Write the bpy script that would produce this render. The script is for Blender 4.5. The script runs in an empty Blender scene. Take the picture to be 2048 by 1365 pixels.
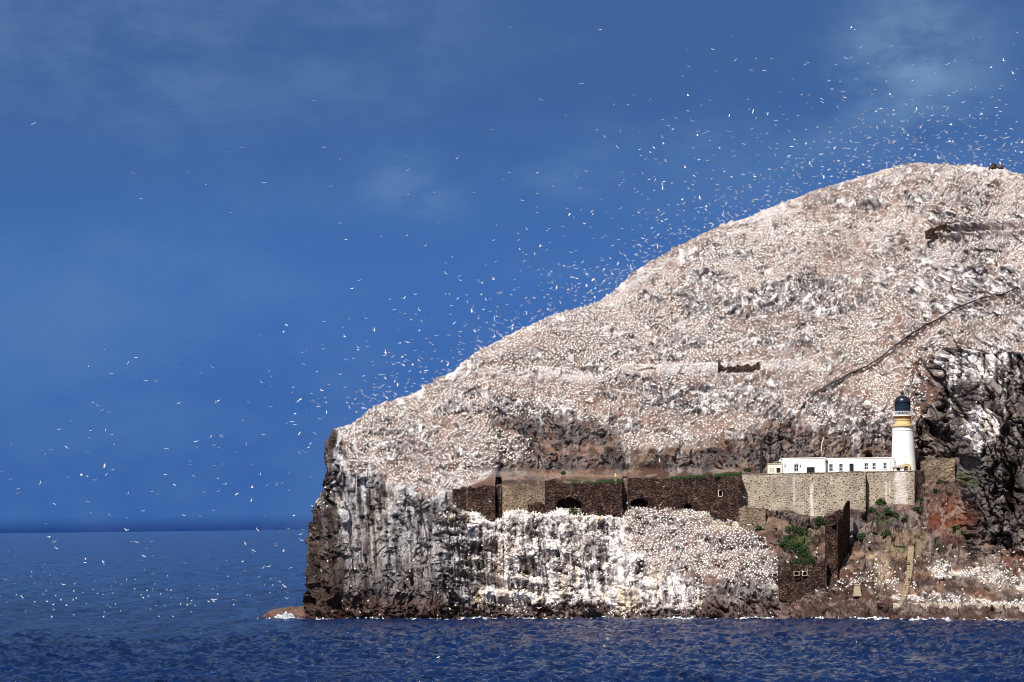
import bpy, math, random
import numpy as np
from mathutils import Matrix, Vector, Euler

random.seed(7)
RS = np.random.RandomState(11)
sc = bpy.context.scene
COL = sc.collection

# ------------------------------------------------------------------ camera
FP = 8000.0                       # focal length in photo pixels (2048 wide)
CAMH = 23.1
PITCH = math.atan((1053.3 - 682.5) / FP)
ROLL = math.radians(0.70)
cF = np.array([0, math.cos(PITCH), math.sin(PITCH)])
cU0 = np.array([0, -math.sin(PITCH), math.cos(PITCH)])
cR0 = np.array([1.0, 0, 0])
cR = math.cos(ROLL) * cR0 - math.sin(ROLL) * cU0
cU = math.sin(ROLL) * cR0 + math.cos(ROLL) * cU0
CP = np.array([0, 0, CAMH])
cam_d = bpy.data.cameras.new('camera')
cam = bpy.data.objects.new('camera', cam_d)
COL.objects.link(cam)
cam_d.sensor_width = 36.0
cam_d.lens = FP / 2048.0 * 36.0
cam_d.clip_start = 1.0
cam_d.clip_end = 200000.0
cam.matrix_world = Matrix(((cR[0], cU[0], -cF[0], 0), (cR[1], cU[1], -cF[1], 0),
                           (cR[2], cU[2], -cF[2], CAMH), (0, 0, 0, 1)))
sc.camera = cam

# ------------------------------------------------------------------ world + sun
SUN_EL, SUN_AZ = math.radians(50), math.radians(24)      # azimuth: left of straight behind the camera
sun_dir = Vector((-math.sin(SUN_AZ) * math.cos(SUN_EL), -math.cos(SUN_AZ) * math.cos(SUN_EL), math.sin(SUN_EL)))
W = bpy.data.worlds.new('World'); sc.world = W; W.use_nodes = True
wn = W.node_tree.nodes; wl = W.node_tree.links; wn.clear()
SKY_S = 0.065


class NT:
    def __init__(s, tree): s.n = tree.nodes; s.l = tree.links

    def new(s, t, **k):
        n = s.n.new(t)
        for a, v in k.items(): setattr(n, a, v)
        return n

    def link(s, a, b): s.l.new(a, b)

    def put(s, sock, v):
        if isinstance(v, bpy.types.NodeSocket): s.l.new(v, sock)
        elif isinstance(v, (tuple, list)) and len(v) == 3 and sock.type == 'RGBA': sock.default_value = (*v, 1)
        else: sock.default_value = v

    def math(s, op, a, b=0.0, clamp=False, c=None):
        n = s.new('ShaderNodeMath', operation=op, use_clamp=clamp)
        s.put(n.inputs[0], a); s.put(n.inputs[1], b)
        if c is not None: s.put(n.inputs[2], c)
        return n.outputs[0]

    def mix(s, f, a, b):
        n = s.new('ShaderNodeMix', data_type='RGBA')
        s.put(n.inputs[0], f); s.put(n.inputs[6], a); s.put(n.inputs[7], b)
        return n.outputs[2]

    def ramp(s, f, lo, hi, smooth=True):
        n = s.new('ShaderNodeMapRange')
        n.interpolation_type = 'SMOOTHSTEP' if smooth else 'LINEAR'
        s.put(n.inputs[0], f); n.inputs[1].default_value = lo; n.inputs[2].default_value = hi
        return n.outputs[0]

    def noise(s, vec, scale, detail=4, rough=0.55, typ='FBM'):
        n = s.new('ShaderNodeTexNoise')
        if vec is not None: s.l.new(vec, n.inputs['Vector'])
        n.inputs['Scale'].default_value = scale; n.inputs['Detail'].default_value = detail
        n.inputs['Roughness'].default_value = rough
        return n.outputs['Fac']

    def mapping(s, vec, scale=(1, 1, 1), loc=(0, 0, 0)):
        n = s.new('ShaderNodeMapping'); s.l.new(vec, n.inputs[0])
        n.inputs['Scale'].default_value = scale; n.inputs['Location'].default_value = loc
        return n.outputs[0]

    def bump(s, h, strength=0.5, dist=0.1):
        n = s.new('ShaderNodeBump'); s.l.new(h, n.inputs['Height'])
        n.inputs['Strength'].default_value = strength; n.inputs['Distance'].default_value = dist
        return n.outputs[0]


def dirp(px, py):
    d = FP * cF + (px - 1024) * cR + (682.5 - py) * cU
    return d / np.linalg.norm(d)


w = NT(W.node_tree)
sky = w.new('ShaderNodeTexSky', sky_type='NISHITA', sun_disc=False)
sky.sun_elevation = SUN_EL
sky.sun_rotation = math.atan2(sun_dir.x, sun_dir.y)
tc = w.new('ShaderNodeTexCoord').outputs['Generated']
sep = w.new('ShaderNodeSeparateXYZ'); w.link(tc, sep.inputs[0])
el = sep.outputs[2]
S = SKY_S


def sc3(c): return tuple(v * .93 / S for v in c)


# deep blue rain-cloud bank low on the horizon all round, lightening upwards, real sky above it
b0 = w.mix(w.ramp(el, -0.0004, 0.0042), sc3((0.010, 0.038, 0.180)), sc3((0.032, 0.104, 0.325)))
b1 = w.mix(w.ramp(el, 0.004, 0.060), b0, sc3((0.045, 0.128, 0.365)))
b2 = w.mix(w.ramp(el, 0.055, 0.125), b1, sc3((0.044, 0.106, 0.270)))
mpv = w.mapping(tc, (1.0, 1.0, 1.9), (3.1, 0.4, 1.2))
n1 = w.noise(mpv, 9.0, 5, 0.55)
n2 = w.noise(mpv, 38.0, 6, 0.6)
cl = w.math('MULTIPLY', w.ramp(w.math('ADD', w.math('MULTIPLY', n1, 0.75), w.math('MULTIPLY', n2, 0.25)), 0.43, 0.66), 0.18)


def wisp(px, py, rad, amt, squash=1.0):
    d = dirp(px, py)
    v = w.new('ShaderNodeVectorMath', operation='SUBTRACT'); w.link(tc, v.inputs[0]); v.inputs[1].default_value = d
    v2 = w.new('ShaderNodeVectorMath', operation='MULTIPLY'); w.link(v.outputs[0], v2.inputs[0]); v2.inputs[1].default_value = (1, 1, squash)
    ln = w.new('ShaderNodeVectorMath', operation='LENGTH'); w.link(v2.outputs[0], ln.inputs[0])
    f = w.ramp(ln.outputs['Value'], rad, 0.0)
    return w.math('MULTIPLY', w.math('MULTIPLY', f, w.ramp(n2, 0.30, 0.75)), amt)


wf = cl
for a in ((1840, 110, .030, .62, 1.0), (1700, 190, .030, .32, 1.3), (830, 380, .020, .36, 1.3), (1140, 345, .018, .30, 2.0),
          (200, 60, .05, .30, 1.2), (700, 60, .06, .26, 1.4), (1420, 300, .020, .12, 2.2)):
    wf = w.math('ADD', wf, wisp(*a))
bank = w.mix(w.math('MINIMUM', wf, 0.9), b2, sc3((0.17, 0.30, 0.47)))
upf = w.ramp(el, 0.125, 0.30)
full = w.mix(upf, bank, sky.outputs[0])
bg = w.new('ShaderNodeBackground'); w.link(full, bg.inputs[0]); bg.inputs[1].default_value = S
wo = w.new('ShaderNodeOutputWorld'); w.link(bg.outputs[0], wo.inputs[0])

sd = bpy.data.lights.new('sun', 'SUN'); sd.energy = 5.0; sd.angle = math.radians(0.53); sd.color = (1.0, 0.955, 0.90)
so = bpy.data.objects.new('sun', sd); COL.objects.link(so)
so.rotation_euler = sun_dir.to_track_quat('Z', 'Y').to_euler()
so.location = (-300, -200, 600)
sc.view_settings.view_transform = 'Standard'
sc.view_settings.look = 'None'
sc.view_settings.exposure = 0.36
sc.view_settings.gamma = 1.0
sc.view_settings.use_curve_mapping = False
try: sc.cycles.filter_width = 1.0
except Exception: pass

# ------------------------------------------------------------------ helpers
def UP(px, py, Y):
    """world point that lies at distance Y along the line of sight through a photo position"""
    px = np.asarray(px, float); py = np.asarray(py, float); Y = np.asarray(Y, float)
    d = FP * cF + (px - 1024)[..., None] * cR + (682.5 - py)[..., None] * cU
    return CP + d * (Y / d[..., 1])[..., None]


def P(px, py, Y): return UP(px, py, Y).tolist()


def PROJ(p):
    q = p - CP
    z = q @ cF
    return 1024 + FP * (q @ cR) / z, 682.5 - FP * (q @ cU) / z


def _h(ix, iy, iz, seed):
    n = (ix * 374761393 + iy * 668265263 + iz * 1274126177 + seed * 974711) & 0xffffffff
    n = ((n ^ (n >> 13)) * 1274126177) & 0xffffffff
    n = (n ^ (n >> 16)) & 0xffffffff
    return n.astype(np.float64) / 4294967295.0


def vnoise(x, y, z=None, seed=0):
    if z is None: z = np.zeros_like(x)
    ix, iy, iz = np.floor(x).astype(np.int64), np.floor(y).astype(np.int64), np.floor(z).astype(np.int64)
    fx, fy, fz = x - ix, y - iy, z - iz
    fx = fx * fx * fx * (fx * (fx * 6 - 15) + 10); fy = fy * fy * fy * (fy * (fy * 6 - 15) + 10); fz = fz * fz * (3 - 2 * fz)
    r = 0
    flat = not np.any(fz)
    for dz in ((0,) if flat else (0, 1)):
        wz = 1.0 if flat else (fz if dz else 1 - fz)
        for dy in (0, 1):
            wy = fy if dy else 1 - fy
            for dx in (0, 1):
                r = r + _h(ix + dx, iy + dy, iz + dz, seed) * (fx if dx else 1 - fx) * wy * wz
    return r


def fbm(x, y, z=None, oct=4, seed=0, gain=0.5, lac=2.03):
    a, s, t = 1.0, 0, 0
    for o in range(oct):
        s = s + a * vnoise(x, y, z, seed + o * 17); t += a
        x = x * lac + 3.7; y = y * lac + 1.3
        if z is not None: z = z * lac + 5.1
        a *= gain
    return s / t


def ridged(x, y, z=None, oct=4, seed=0):
    a, s, t = 1.0, 0, 0
    for o in range(oct):
        s = s + a * (1 - np.abs(2 * vnoise(x, y, z, seed + o * 17) - 1)); t += a
        x = x * 2.1 + 3.7; y = y * 2.1 + 1.3
        if z is not None: z = z * 2.1 + 5.1
        a *= 0.5
    return s / t


def worley(x, y, seed=0):
    """distance to nearest, to second nearest, and per-cell facet height"""
    ix, iy = np.floor(x).astype(np.int64), np.floor(y).astype(np.int64)
    f1 = np.full(x.shape, 9.0); f2 = np.full(x.shape, 9.0); fac = np.zeros(x.shape); cid = np.zeros(x.shape)
    z0 = np.zeros_like(ix)
    for dy in (-1, 0, 1):
        for dx in (-1, 0, 1):
            cx, cy = ix + dx, iy + dy
            a = _h(cx, cy, z0, seed); b = _h(cx, cy, z0, seed + 5)
            ux = x - (cx + a); uy = y - (cy + b)
            d = np.sqrt(ux * ux + uy * uy)
            h = _h(cx, cy, z0, seed + 9)
            tx = _h(cx, cy, z0, seed + 13) - 0.5; ty = _h(cx, cy, z0, seed + 21) - 0.5
            near = d < f1
            f2 = np.where(near, f1, np.minimum(f2, d))
            fac = np.where(near, h + 1.5 * (tx * ux + ty * uy), fac)
            cid = np.where(near, h, cid)
            f1 = np.where(near, d, f1)
    return f1, f2, fac, cid


def inpoly(px, py, poly):
    c = np.zeros(px.shape, bool)
    n = len(poly)
    for i in range(n):
        x1, y1 = poly[i]; x2, y2 = poly[(i + 1) % n]
        if y1 == y2: continue
        c ^= ((y1 > py) != (y2 > py)) & (px < (x2 - x1) * (py - y1) / (y2 - y1) + x1)
    return c


def ss(a, b, x):
    t = np.clip((x - a) / (b - a), 0, 1)
    return t * t * (3 - 2 * t)


def blob(px, py, cx, cy, rx, ry, rot=0):
    a = math.radians(rot); dx, dy = px - cx, py - cy
    u = (dx * math.cos(a) + dy * math.sin(a)) / rx; v = (-dx * math.sin(a) + dy * math.cos(a)) / ry
    return np.clip(1.35 - np.sqrt(u * u + v * v), 0, 1) ** 1.0


def np_mesh(name, verts, faces, mats, matidx=None, smooth=False, color=None, parent=None):
    """faces: (n,k) int array, or list of arrays"""
    me = bpy.data.meshes.new(name)
    if not isinstance(faces, list): faces = [faces]
    faces = [np.asarray(f) for f in faces if len(f)]
    nv = len(verts)
    me.vertices.add(nv); me.vertices.foreach_set('co', np.asarray(verts, np.float32).ravel())
    tot = np.concatenate([np.full(len(f), f.shape[1], np.int32) for f in faces])
    loops = np.concatenate([f.ravel() for f in faces]).astype(np.int32)
    st = np.concatenate([[0], np.cumsum(tot)[:-1]]).astype(np.int32)
    me.loops.add(len(loops)); me.loops.foreach_set('vertex_index', loops)
    me.polygons.add(len(tot)); me.polygons.foreach_set('loop_start', st)
    try: me.polygons.foreach_set('loop_total', tot)
    except Exception: pass
    if not isinstance(mats, (list, tuple)): mats = [mats]
    for m in mats: me.materials.append(m)
    if matidx is not None: me.polygons.foreach_set('material_index', np.asarray(matidx, np.int32))
    me.polygons.foreach_set('use_smooth', np.full(len(tot), smooth))
    me.update(calc_edges=True)
    if color is not None:
        at = me.color_attributes.new('col', 'FLOAT_COLOR', 'POINT')
        c = np.ones((nv, 4), np.float32); c[:, :3] = color
        at.data.foreach_set('color', c.ravel())
    return me


def link(name, me, parent=None, loc=None, **props):
    o = bpy.data.objects.new(name, me)
    COL.objects.link(o)
    if loc is not None: o.location = loc
    if parent is not None: o.parent = parent
    for k, v in props.items(): o[k] = v
    return o


def empty(name, loc, label, category, group=None):
    o = bpy.data.objects.new(name, None); o.empty_display_size = 0.5
    COL.objects.link(o); o.location = loc
    o['label'] = label; o['category'] = category
    if group: o['group'] = group
    return o


class MB:
    """small mesh collector"""
    def __init__(s): s.v = []; s.f = []

    def add(s, vs, fs):
        b = len(s.v); s.v += [tuple(p) for p in vs]; s.f += [tuple(i + b for i in f) for f in fs]

    def box(s, x0, x1, y0, y1, z0, z1):
        s.add([(x0, y0, z0), (x1, y0, z0), (x1, y1, z0), (x0, y1, z0), (x0, y0, z1), (x1, y0, z1), (x1, y1, z1), (x0, y1, z1)],
              [(0, 3, 2, 1), (4, 5, 6, 7), (0, 1, 5, 4), (1, 2, 6, 5), (2, 3, 7, 6), (3, 0, 4, 7)])

    def tube(s, a, b, r, n=6, r2=None):
        a, b = Vector(a), Vector(b); r2 = r if r2 is None else r2
        d = (b - a).normalized(); u = d.orthogonal().normalized(); v = d.cross(u)
        vs = []
        for p, rr in ((a, r), (b, r2)):
            for k in range(n):
                t = 2 * math.pi * k / n
                vs.append(p + u * math.cos(t) * rr + v * math.sin(t) * rr)
        fs = [(k, (k + 1) % n, n + (k + 1) % n, n + k) for k in range(n)]
        fs += [tuple(range(n))[::-1], tuple(range(n, 2 * n))]
        s.add(vs, fs)

    def lathe(s, prof, n=40, c=(0, 0)):
        vs = []
        for r, z in prof:
            for k in range(n):
                t = 2 * math.pi * k / n
                vs.append((c[0] + r * math.cos(t), c[1] + r * math.sin(t), z))
        fs = []
        for i in range(len(prof) - 1):
            for k in range(n):
                fs.append((i * n + k, i * n + (k + 1) % n, (i + 1) * n + (k + 1) % n, (i + 1) * n + k))
        fs.append(tuple(range(n))[::-1]); fs.append(tuple(range((len(prof) - 1) * n, len(prof) * n)))
        s.add(vs, fs)

    def build(s, name, mat, parent=None, smooth=False, origin=None, **props):
        me = bpy.data.meshes.new(name)
        o0 = Vector(origin) if origin is not None else Vector((0, 0, 0))
        if parent is not None and origin is None: o0 = parent.location
        me.from_pydata([tuple(Vector(p) - o0) for p in s.v], [], s.f)
        me.materials.append(mat)
        if smooth:
            for p in me.polygons: p.use_smooth = True
            try: me.set_sharp_from_angle(angle=math.radians(35))
            except Exception: pass
        me.update()
        return link(name, me, parent, loc=(origin if origin is not None else None), **props)


# ------------------------------------------------------------------ materials
def material(name, col, rough=0.8, spec=0.3, metal=0.0, var=0.0, vscale=3.0, bump=0.0, bscale=8.0, var2=None):
    m = bpy.data.materials.new(name); m.use_nodes = True
    t = NT(m.node_tree); b = m.node_tree.nodes['Principled BSDF']
    b.inputs['Roughness'].default_value = rough; b.inputs['Specular IOR Level'].default_value = spec
    b.inputs['Metallic'].default_value = metal
    geo = t.new('ShaderNodeNewGeometry').outputs['Position']
    c = t.mix(0.0, col, col)
    if var:
        n = t.noise(geo, vscale, 5, 0.65)
        dk = tuple(v * (1 - var) for v in col); lt = var2 or tuple(min(1, v * (1 + var)) for v in col)
        c = t.mix(t.ramp(n, 0.3, 0.7), dk, lt)
    t.put(b.inputs['Base Color'], c)
    if bump:
        t.link(t.bump(t.noise(geo, bscale, 5, 0.6), bump, 0.1), b.inputs['Normal'])
    return m


def mat_terrain():
    m = bpy.data.materials.new('rock_and_soil'); m.use_nodes = True
    t = NT(m.node_tree); b = m.node_tree.nodes['Principled BSDF']
    b.inputs['Roughness'].default_value = 0.95; b.inputs['Specular IOR Level'].default_value = 0.12
    at = t.new('ShaderNodeAttribute', attribute_name='col').outputs['Color']
    geo = t.new('ShaderNodeNewGeometry').outputs['Position']
    n = t.noise(geo, 2.6, 5, 0.7)
    n3 = t.noise(t.mapping(geo, (2.0, 2.0, 0.45)), 1.6, 4, 0.7)
    f = t.math('MULTIPLY', t.math('ADD', t.math('MULTIPLY', t.ramp(n, .28, .72), 0.8), 0.6), t.math('ADD', t.math('MULTIPLY', n3, 0.5), 0.75))
    mm = t.new('ShaderNodeVectorMath', operation='SCALE'); t.link(at, mm.inputs[0]); t.link(f, mm.inputs['Scale'])
    t.link(mm.outputs[0], b.inputs['Base Color'])
    nb = t.math('ADD', t.noise(geo, 1.3, 7, 0.68), t.math('MULTIPLY', n3, 0.5))
    t.link(t.bump(nb, 0.85, 0.55), b.inputs['Normal'])
    return m


def mat_masonry(name, mortar, stone, stone2, scale, cut, stain=0.3, streaks=(), patchy=.35):
    """rubble masonry: irregular stones in mortar"""
    m = bpy.data.materials.new(name); m.use_nodes = True
    t = NT(m.node_tree); b = m.node_tree.nodes['Principled BSDF']
    b.inputs['Roughness'].default_value = 0.95; b.inputs['Specular IOR Level'].default_value = 0.1
    geo = t.new('ShaderNodeNewGeometry').outputs['Position']
    wob = t.new('ShaderNodeTexNoise'); t.link(geo, wob.inputs[0]); wob.inputs['Scale'].default_value = 1.5
    ad = t.new('ShaderNodeVectorMath', operation='MULTIPLY_ADD'); t.link(wob.outputs['Color'], ad.inputs[0])
    ad.inputs[1].default_value = (0.25, 0.25, 0.25); t.link(geo, ad.inputs[2])
    mp = t.mapping(ad.outputs[0], (1.0, 0.3, 1.45))
    v = t.new('ShaderNodeTexVoronoi'); t.link(mp, v.inputs['Vector']); v.inputs['Scale'].default_value = scale
    v.inputs['Randomness'].default_value = 0.95
    hs = t.new('ShaderNodeSeparateColor'); t.link(v.outputs['Color'], hs.inputs[0])
    rad = t.math('ADD', t.math('MULTIPLY', hs.outputs[0], 0.30), cut)
    inside = t.ramp(t.math('SUBTRACT', rad, v.outputs['Distance']), -0.04, 0.05)
    sc_ = t.mix(hs.outputs[1], stone, stone2)
    big = t.noise(geo, 0.22, 5, 0.6)
    fine = t.noise(geo, 5.0, 4, 0.7)
    mo = t.mix(t.ramp(big, .35, .68), mortar, tuple(c * (1 - stain) for c in mortar))
    c = t.mix(inside, mo, sc_)
    drip = t.noise(t.mapping(geo, (1.1, 1.1, 0.10)), 1.0, 4, 0.6)
    c = t.mix(t.math('MULTIPLY', t.ramp(drip, .60, .78), 0.35), c, (0.55, 0.50, 0.46))
    sp = t.new('ShaderNodeSeparateXYZ'); t.link(geo, sp.inputs[0])
    edge = t.math('MULTIPLY', t.math('SUBTRACT', t.noise(t.mapping(geo, (1.6, 1.6, .5)), 1.0, 5, .7), .5), 3.0)
    for (x_, hw, zt__, zb__, amt, cc_) in streaks:      # old limewash and leaks that ran down the wall
        dx = t.math('ADD', t.math('DIVIDE', t.math('ABSOLUTE', t.math('SUBTRACT', sp.outputs[0], x_)), hw), edge)
        f_ = t.math('MULTIPLY', t.ramp(dx, 1.5, 0.3), t.math('MULTIPLY', t.ramp(sp.outputs[2], zt__ + .4, zt__ - .8), t.ramp(sp.outputs[2], zb__ - 1, zb__ + 1)))
        c = t.mix(t.math('MULTIPLY', f_, amt), c, cc_)
    mm = t.new('ShaderNodeVectorMath', operation='SCALE'); t.link(c, mm.inputs[0])
    bg_ = t.math('ADD', t.math('MULTIPLY', t.ramp(t.noise(geo, .45, 5, .7), .3, .7), patchy), 1 - patchy / 2)
    t.link(t.math('MULTIPLY', t.math('ADD', t.math('MULTIPLY', fine, 0.7), 0.65), bg_), mm.inputs['Scale'])
    t.link(mm.outputs[0], b.inputs['Base Color'])
    t.link(t.bump(t.math('SUBTRACT', rad, v.outputs['Distance']), 0.8, 0.12), b.inputs['Normal'])
    return m


def mat_water():
    m = bpy.data.materials.new('sea_water'); m.use_nodes = True
    t = NT(m.node_tree); b = m.node_tree.nodes['Principled BSDF']
    geo = t.new('ShaderNodeNewGeometry').outputs['Position']
    b.inputs['Base Color'].default_value = (0.002, 0.013, 0.064, 1)
    b.inputs['IOR'].default_value = 1.333
    b.inputs['Roughness'].default_value = 0.10
    n = t.noise(t.mapping(geo, (0.7, 0.45, 1)), 1.0, 5, 0.62)
    n2 = t.noise(t.mapping(geo, (0.02, 0.006, 1), (4, 2, 0)), 1.0, 3, 0.5)
    nf = t.noise(t.mapping(geo, (.20, .013, 1)), 1.0, 6, 0.75)
    nl = t.noise(t.mapping(geo, (.16, .05, 1)), 1.0, 5, 0.65)
    n = t.math('ADD', n, t.math('MULTIPLY', nl, 1.8))
    bp = t.new('ShaderNodeBump'); t.link(n, bp.inputs['Height'])
    t.link(t.math('MULTIPLY', t.math('ADD', t.math('MULTIPLY', n2, 0.6), 0.4), t.math('ADD', t.math('MULTIPLY', t.ramp(nf, .36, .64), 1.6), .15)), bp.inputs['Strength']); bp.inputs['Distance'].default_value = 1.2
    t.link(bp.outputs[0], b.inputs['Normal'])
    return m


LW, LB = (0.66, 0.60, 0.54), (0.24, 0.22, 0.22)
STK = []
for (x_, hw, y0_, y1_, amt, cc_) in ((1803, 13, 940, 1012, .85, LW), (1622, 3.2, 968, 1040, .8, LW), (1773, 2.2, 960, 1000, .6, LW), (1587, 2.5, 950, 1012, .5, LW), (1780, 1.5, 962, 990, .6, LW),
                                     (1580, 5, 950, 980, .6, LB), (1566, 12, 955, 985, .55, (.33, .28, .21)), (1705, 4, 952, 1005, .4, LB), (1662, 2, 950, 968, .6, LW)):
    a_, b_ = UP(x_, y0_, 975.), UP(x_, y1_, 975.)
    STK.append((float(a_[0]), hw / 8.2, float(a_[2]), float(b_[2]), amt, cc_))
M_TER = mat_terrain()
M_DARKWALL = mat_masonry('dark_rubble_stone', (0.026, 0.015, 0.012), (0.120, 0.070, 0.050), (0.055, 0.032, 0.026), 2.1, 0.26, patchy=1.1)
M_TANWALL = mat_masonry('tan_rubble_stone', (0.235, 0.175, 0.12), (0.06, 0.035, 0.03), (0.15, 0.10, 0.07), 1.9, 0.30, patchy=.8)
M_LIGHTWALL = mat_masonry('pale_limed_rubble', (0.40, 0.335, 0.25), (0.035, 0.020, 0.018), (0.12, 0.075, 0.06), 2.0, 0.17, stain=0.25, streaks=STK)
M_WHITE = material('white_painted_render', (0.86, 0.84, 0.80), 0.7, 0.3, var=0.04, vscale=0.7)
M_CREAM = material('cream_painted_render', (0.80, 0.70, 0.58), 0.8, 0.2, var=0.08, vscale=1.0)
M_OCHRE = material('ochre_paint', (0.70, 0.50, 0.22), 0.6, 0.3, var=0.12, vscale=1.2)
M_OCHRED = material('weathered_ochre_paint', (0.34, 0.20, 0.07), 0.7, 0.3, var=0.25, vscale=1.5)
M_BLACK = material('black_paint', (0.012, 0.014, 0.022), 0.28, 0.6)
M_GLASS = material('dark_glass', (0.02, 0.035, 0.05), 0.08, 0.8)
M_DARK = material('dark_doorway', (0.012, 0.018, 0.018), 0.7, 0.2)
M_GREENDOOR = material('dark_green_paint', (0.015, 0.05, 0.04), 0.5, 0.3)
M_STONETRIM = material('pale_dressed_stone', (0.50, 0.44, 0.34), 0.9, 0.2, var=0.15, vscale=2)
M_CONC = material('weathered_concrete', (0.38, 0.30, 0.20), 0.95, 0.1, var=0.22, vscale=2.5, bump=0.3)
M_PALECONC = material('guano_stained_concrete', (0.36, 0.30, 0.24), 0.95, 0.1, var=0.55, vscale=1.5, bump=0.3)
M_METAL = material('grey_galvanised_metal', (0.45, 0.45, 0.45), 0.5, 0.5)
M_DARKMETAL = material('dark_iron', (0.015, 0.014, 0.014), 0.7, 0.3)
M_RUST = material('rusty_post', (0.36, 0.20, 0.06), 0.8, 0.2)
M_BIRD = material('white_feathers', (0.84, 0.82, 0.79), 0.8, 0.1)
M_BIRDY = material('buff_head_feathers', (0.80, 0.62, 0.30), 0.8, 0.1)
M_BIRDK = material('black_wing_feathers', (0.020, 0.015, 0.014), 0.7, 0.2)
M_FOAM = material('white_surf_foam', (0.82, 0.86, 0.88), 0.9, 0.2, var=0.12, vscale=3)
M_LEAF = material('green_leaves', (0.032, 0.062, 0.018), 0.8, 0.2, var=0.45, vscale=1.6)
M_GRASS = material('tufted_grass', (0.085, 0.12, 0.03), 0.9, 0.1, var=0.4, vscale=1.2)
M_WATER = mat_water()

# ------------------------------------------------------------------ the island as one sheet of terrain
KX = np.array([600, 700, 800, 900, 1000, 1100, 1240, 1400, 1480, 1560, 1660, 1740, 1840, 1880, 1950, 2048, 2250], float)


def curve(vals): return lambda px: np.interp(px, KX, np.array(vals, float))


f0 = lambda px: np.interp(px, [600, 1500, 1700, 2048, 2250], [1243, 1243, 1244, 1247, 1250])
SKX = [600, 668, 700, 722, 735, 770, 830, 880, 905, 930, 945, 1000, 1060, 1100, 1200, 1232, 1260, 1300, 1400, 1450, 1500, 1560, 1620, 1700, 1760, 1800, 1840, 1870, 1900, 1950, 1990, 2048, 2250]
SKY = [862, 858, 847, 832, 817, 804, 786, 760, 744, 722, 710, 682, 652, 635, 600, 578, 549, 523, 468, 447, 431, 407, 382, 358, 343, 333, 327, 329, 333, 336, 337, 348, 415]
WXB = [880, 905, 925, 950, 975, 990, 994, 1003, 1008, 1040, 1092, 1112, 1170, 1244, 1248, 1256, 1262, 1300, 1330, 1360, 1420, 1440, 1484, 1565, 1610, 1640, 1655, 1700, 1733, 1738, 1760, 1829, 1842, 1847, 1905, 1912, 1935]
WBOT = [990, 1006, 1018, 1022, 1040, 1044, 1034, 1034, 1022, 1018, 1026, 1018, 1026, 1034, 1034, 1020, 1016, 1014, 1014, 1016, 1024, 1031, 1036, 1017, 1030, 1030, 1022, 1016, 1020, 1012, 1005, 1008, 1000, 964, 958, 955, 1000]
YWX = [880, 905, 990, 1000, 1092, 1100, 1244, 1256, 1420, 1436, 1484, 1731, 1736, 1829, 1842, 1850, 1912, 1935]
YWY = [989, 990, 989.5, 992, 992, 989.5, 989, 990, 985, 979, 974.5, 973.5, 976, 977, 980, 984, 985, 985]
ywall = lambda px: np.interp(px, YWX, YWY)
wgt = lambda px: np.interp(px, [868, 900, 1915, 1945], [0, 1, 1, 0])
wbot = lambda px: np.interp(px, WXB, WBOT)
sky_py = lambda px: np.interp(px, SKX, SKY)
LY = [857, 862, 880, 910, 940, 985, 1000, 1015, 1040, 1080, 1140, 1200, 1230, 1243]
LX = [668, 664, 656, 650, 648, 645, 640, 631, 626, 618, 616, 615, 613, 608]
left_px = lambda py: np.interp(py, LY, LX)
fpy = [
    curve([1080, 1080, 1060, 1045, 1038, 1022, 1032, 1026, 1038, 1035, 1035, 1030, 1012, 1060, 1108, 1118, 1130]),
    curve([935, 940, 975, 985, 972, 962, 960, 955, 950, 948, 946, 944, 942, 925, 910, 910, 910]),
    None,
    curve([900, 890, 890, 890, 900, 890, 900, 880, 870, 860, 860, 850, 840, 830, 800, 800, 800]),
    curve([870, 862, 840, 810, 780, 765, 765, 748, 742, 738, 735, 730, 720, 715, 700, 692, 690]),
    curve([864, 855, 815, 775, 735, 695, 662, 620, 605, 595, 585, 575, 565, 562, 558, 552, 560]),
]
cots = [
    curve([.10, .12, .16, .32, .60, .75, .85, .90, .95, 1.05, 1.1, 1.1, 1.1, 1.4, 1.7, 1.9, 2.0]),
    curve([.10, .12, .15, .20, .20, .20, .20, .20, .20, .2, .2, .2, .2, .35, .30, .30, .30]),
    None,
    curve([1.2, 1.2, 1.3, 1.2, 1.1, 1.0, 1.1, 1.0, .9, .8, .8, .8, .6, .35, .30, .30, .30]),
    curve([1.3, 1.3, 1.3, 1.3, 1.2, 1.2, 1.2, 1.3, 1.3, 1.3, 1.3, 1.3, 1.2, .7, .35, .30, .30]),
    curve([1.3, 1.3, 1.3, 1.3, 1.3, 1.3, 1.3, 1.3, 1.4, 1.4, 1.4, 1.5, 1.5, 1.5, 1.6, 1.6, 1.6]),
    curve([1.4, 1.4, 1.4, 1.4, 1.4, 1.4, 1.4, 1.3, 1.3, 1.3, 1.3, 1.3, 1.3, 1.3, 1.3, 1.3, 1.3]),
]
terrace = curve([1, 1, 2, 4, 5, 5, 6, 8, 12, 15, 15, 15, 13, 3, 1, 1, 1])


def shoreY(px):
    d = FP * cF + (px - 1024)[..., None] * cR + (682.5 - f0(px))[..., None] * cU
    return d[..., 1] * (-CAMH / d[..., 2])


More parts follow.
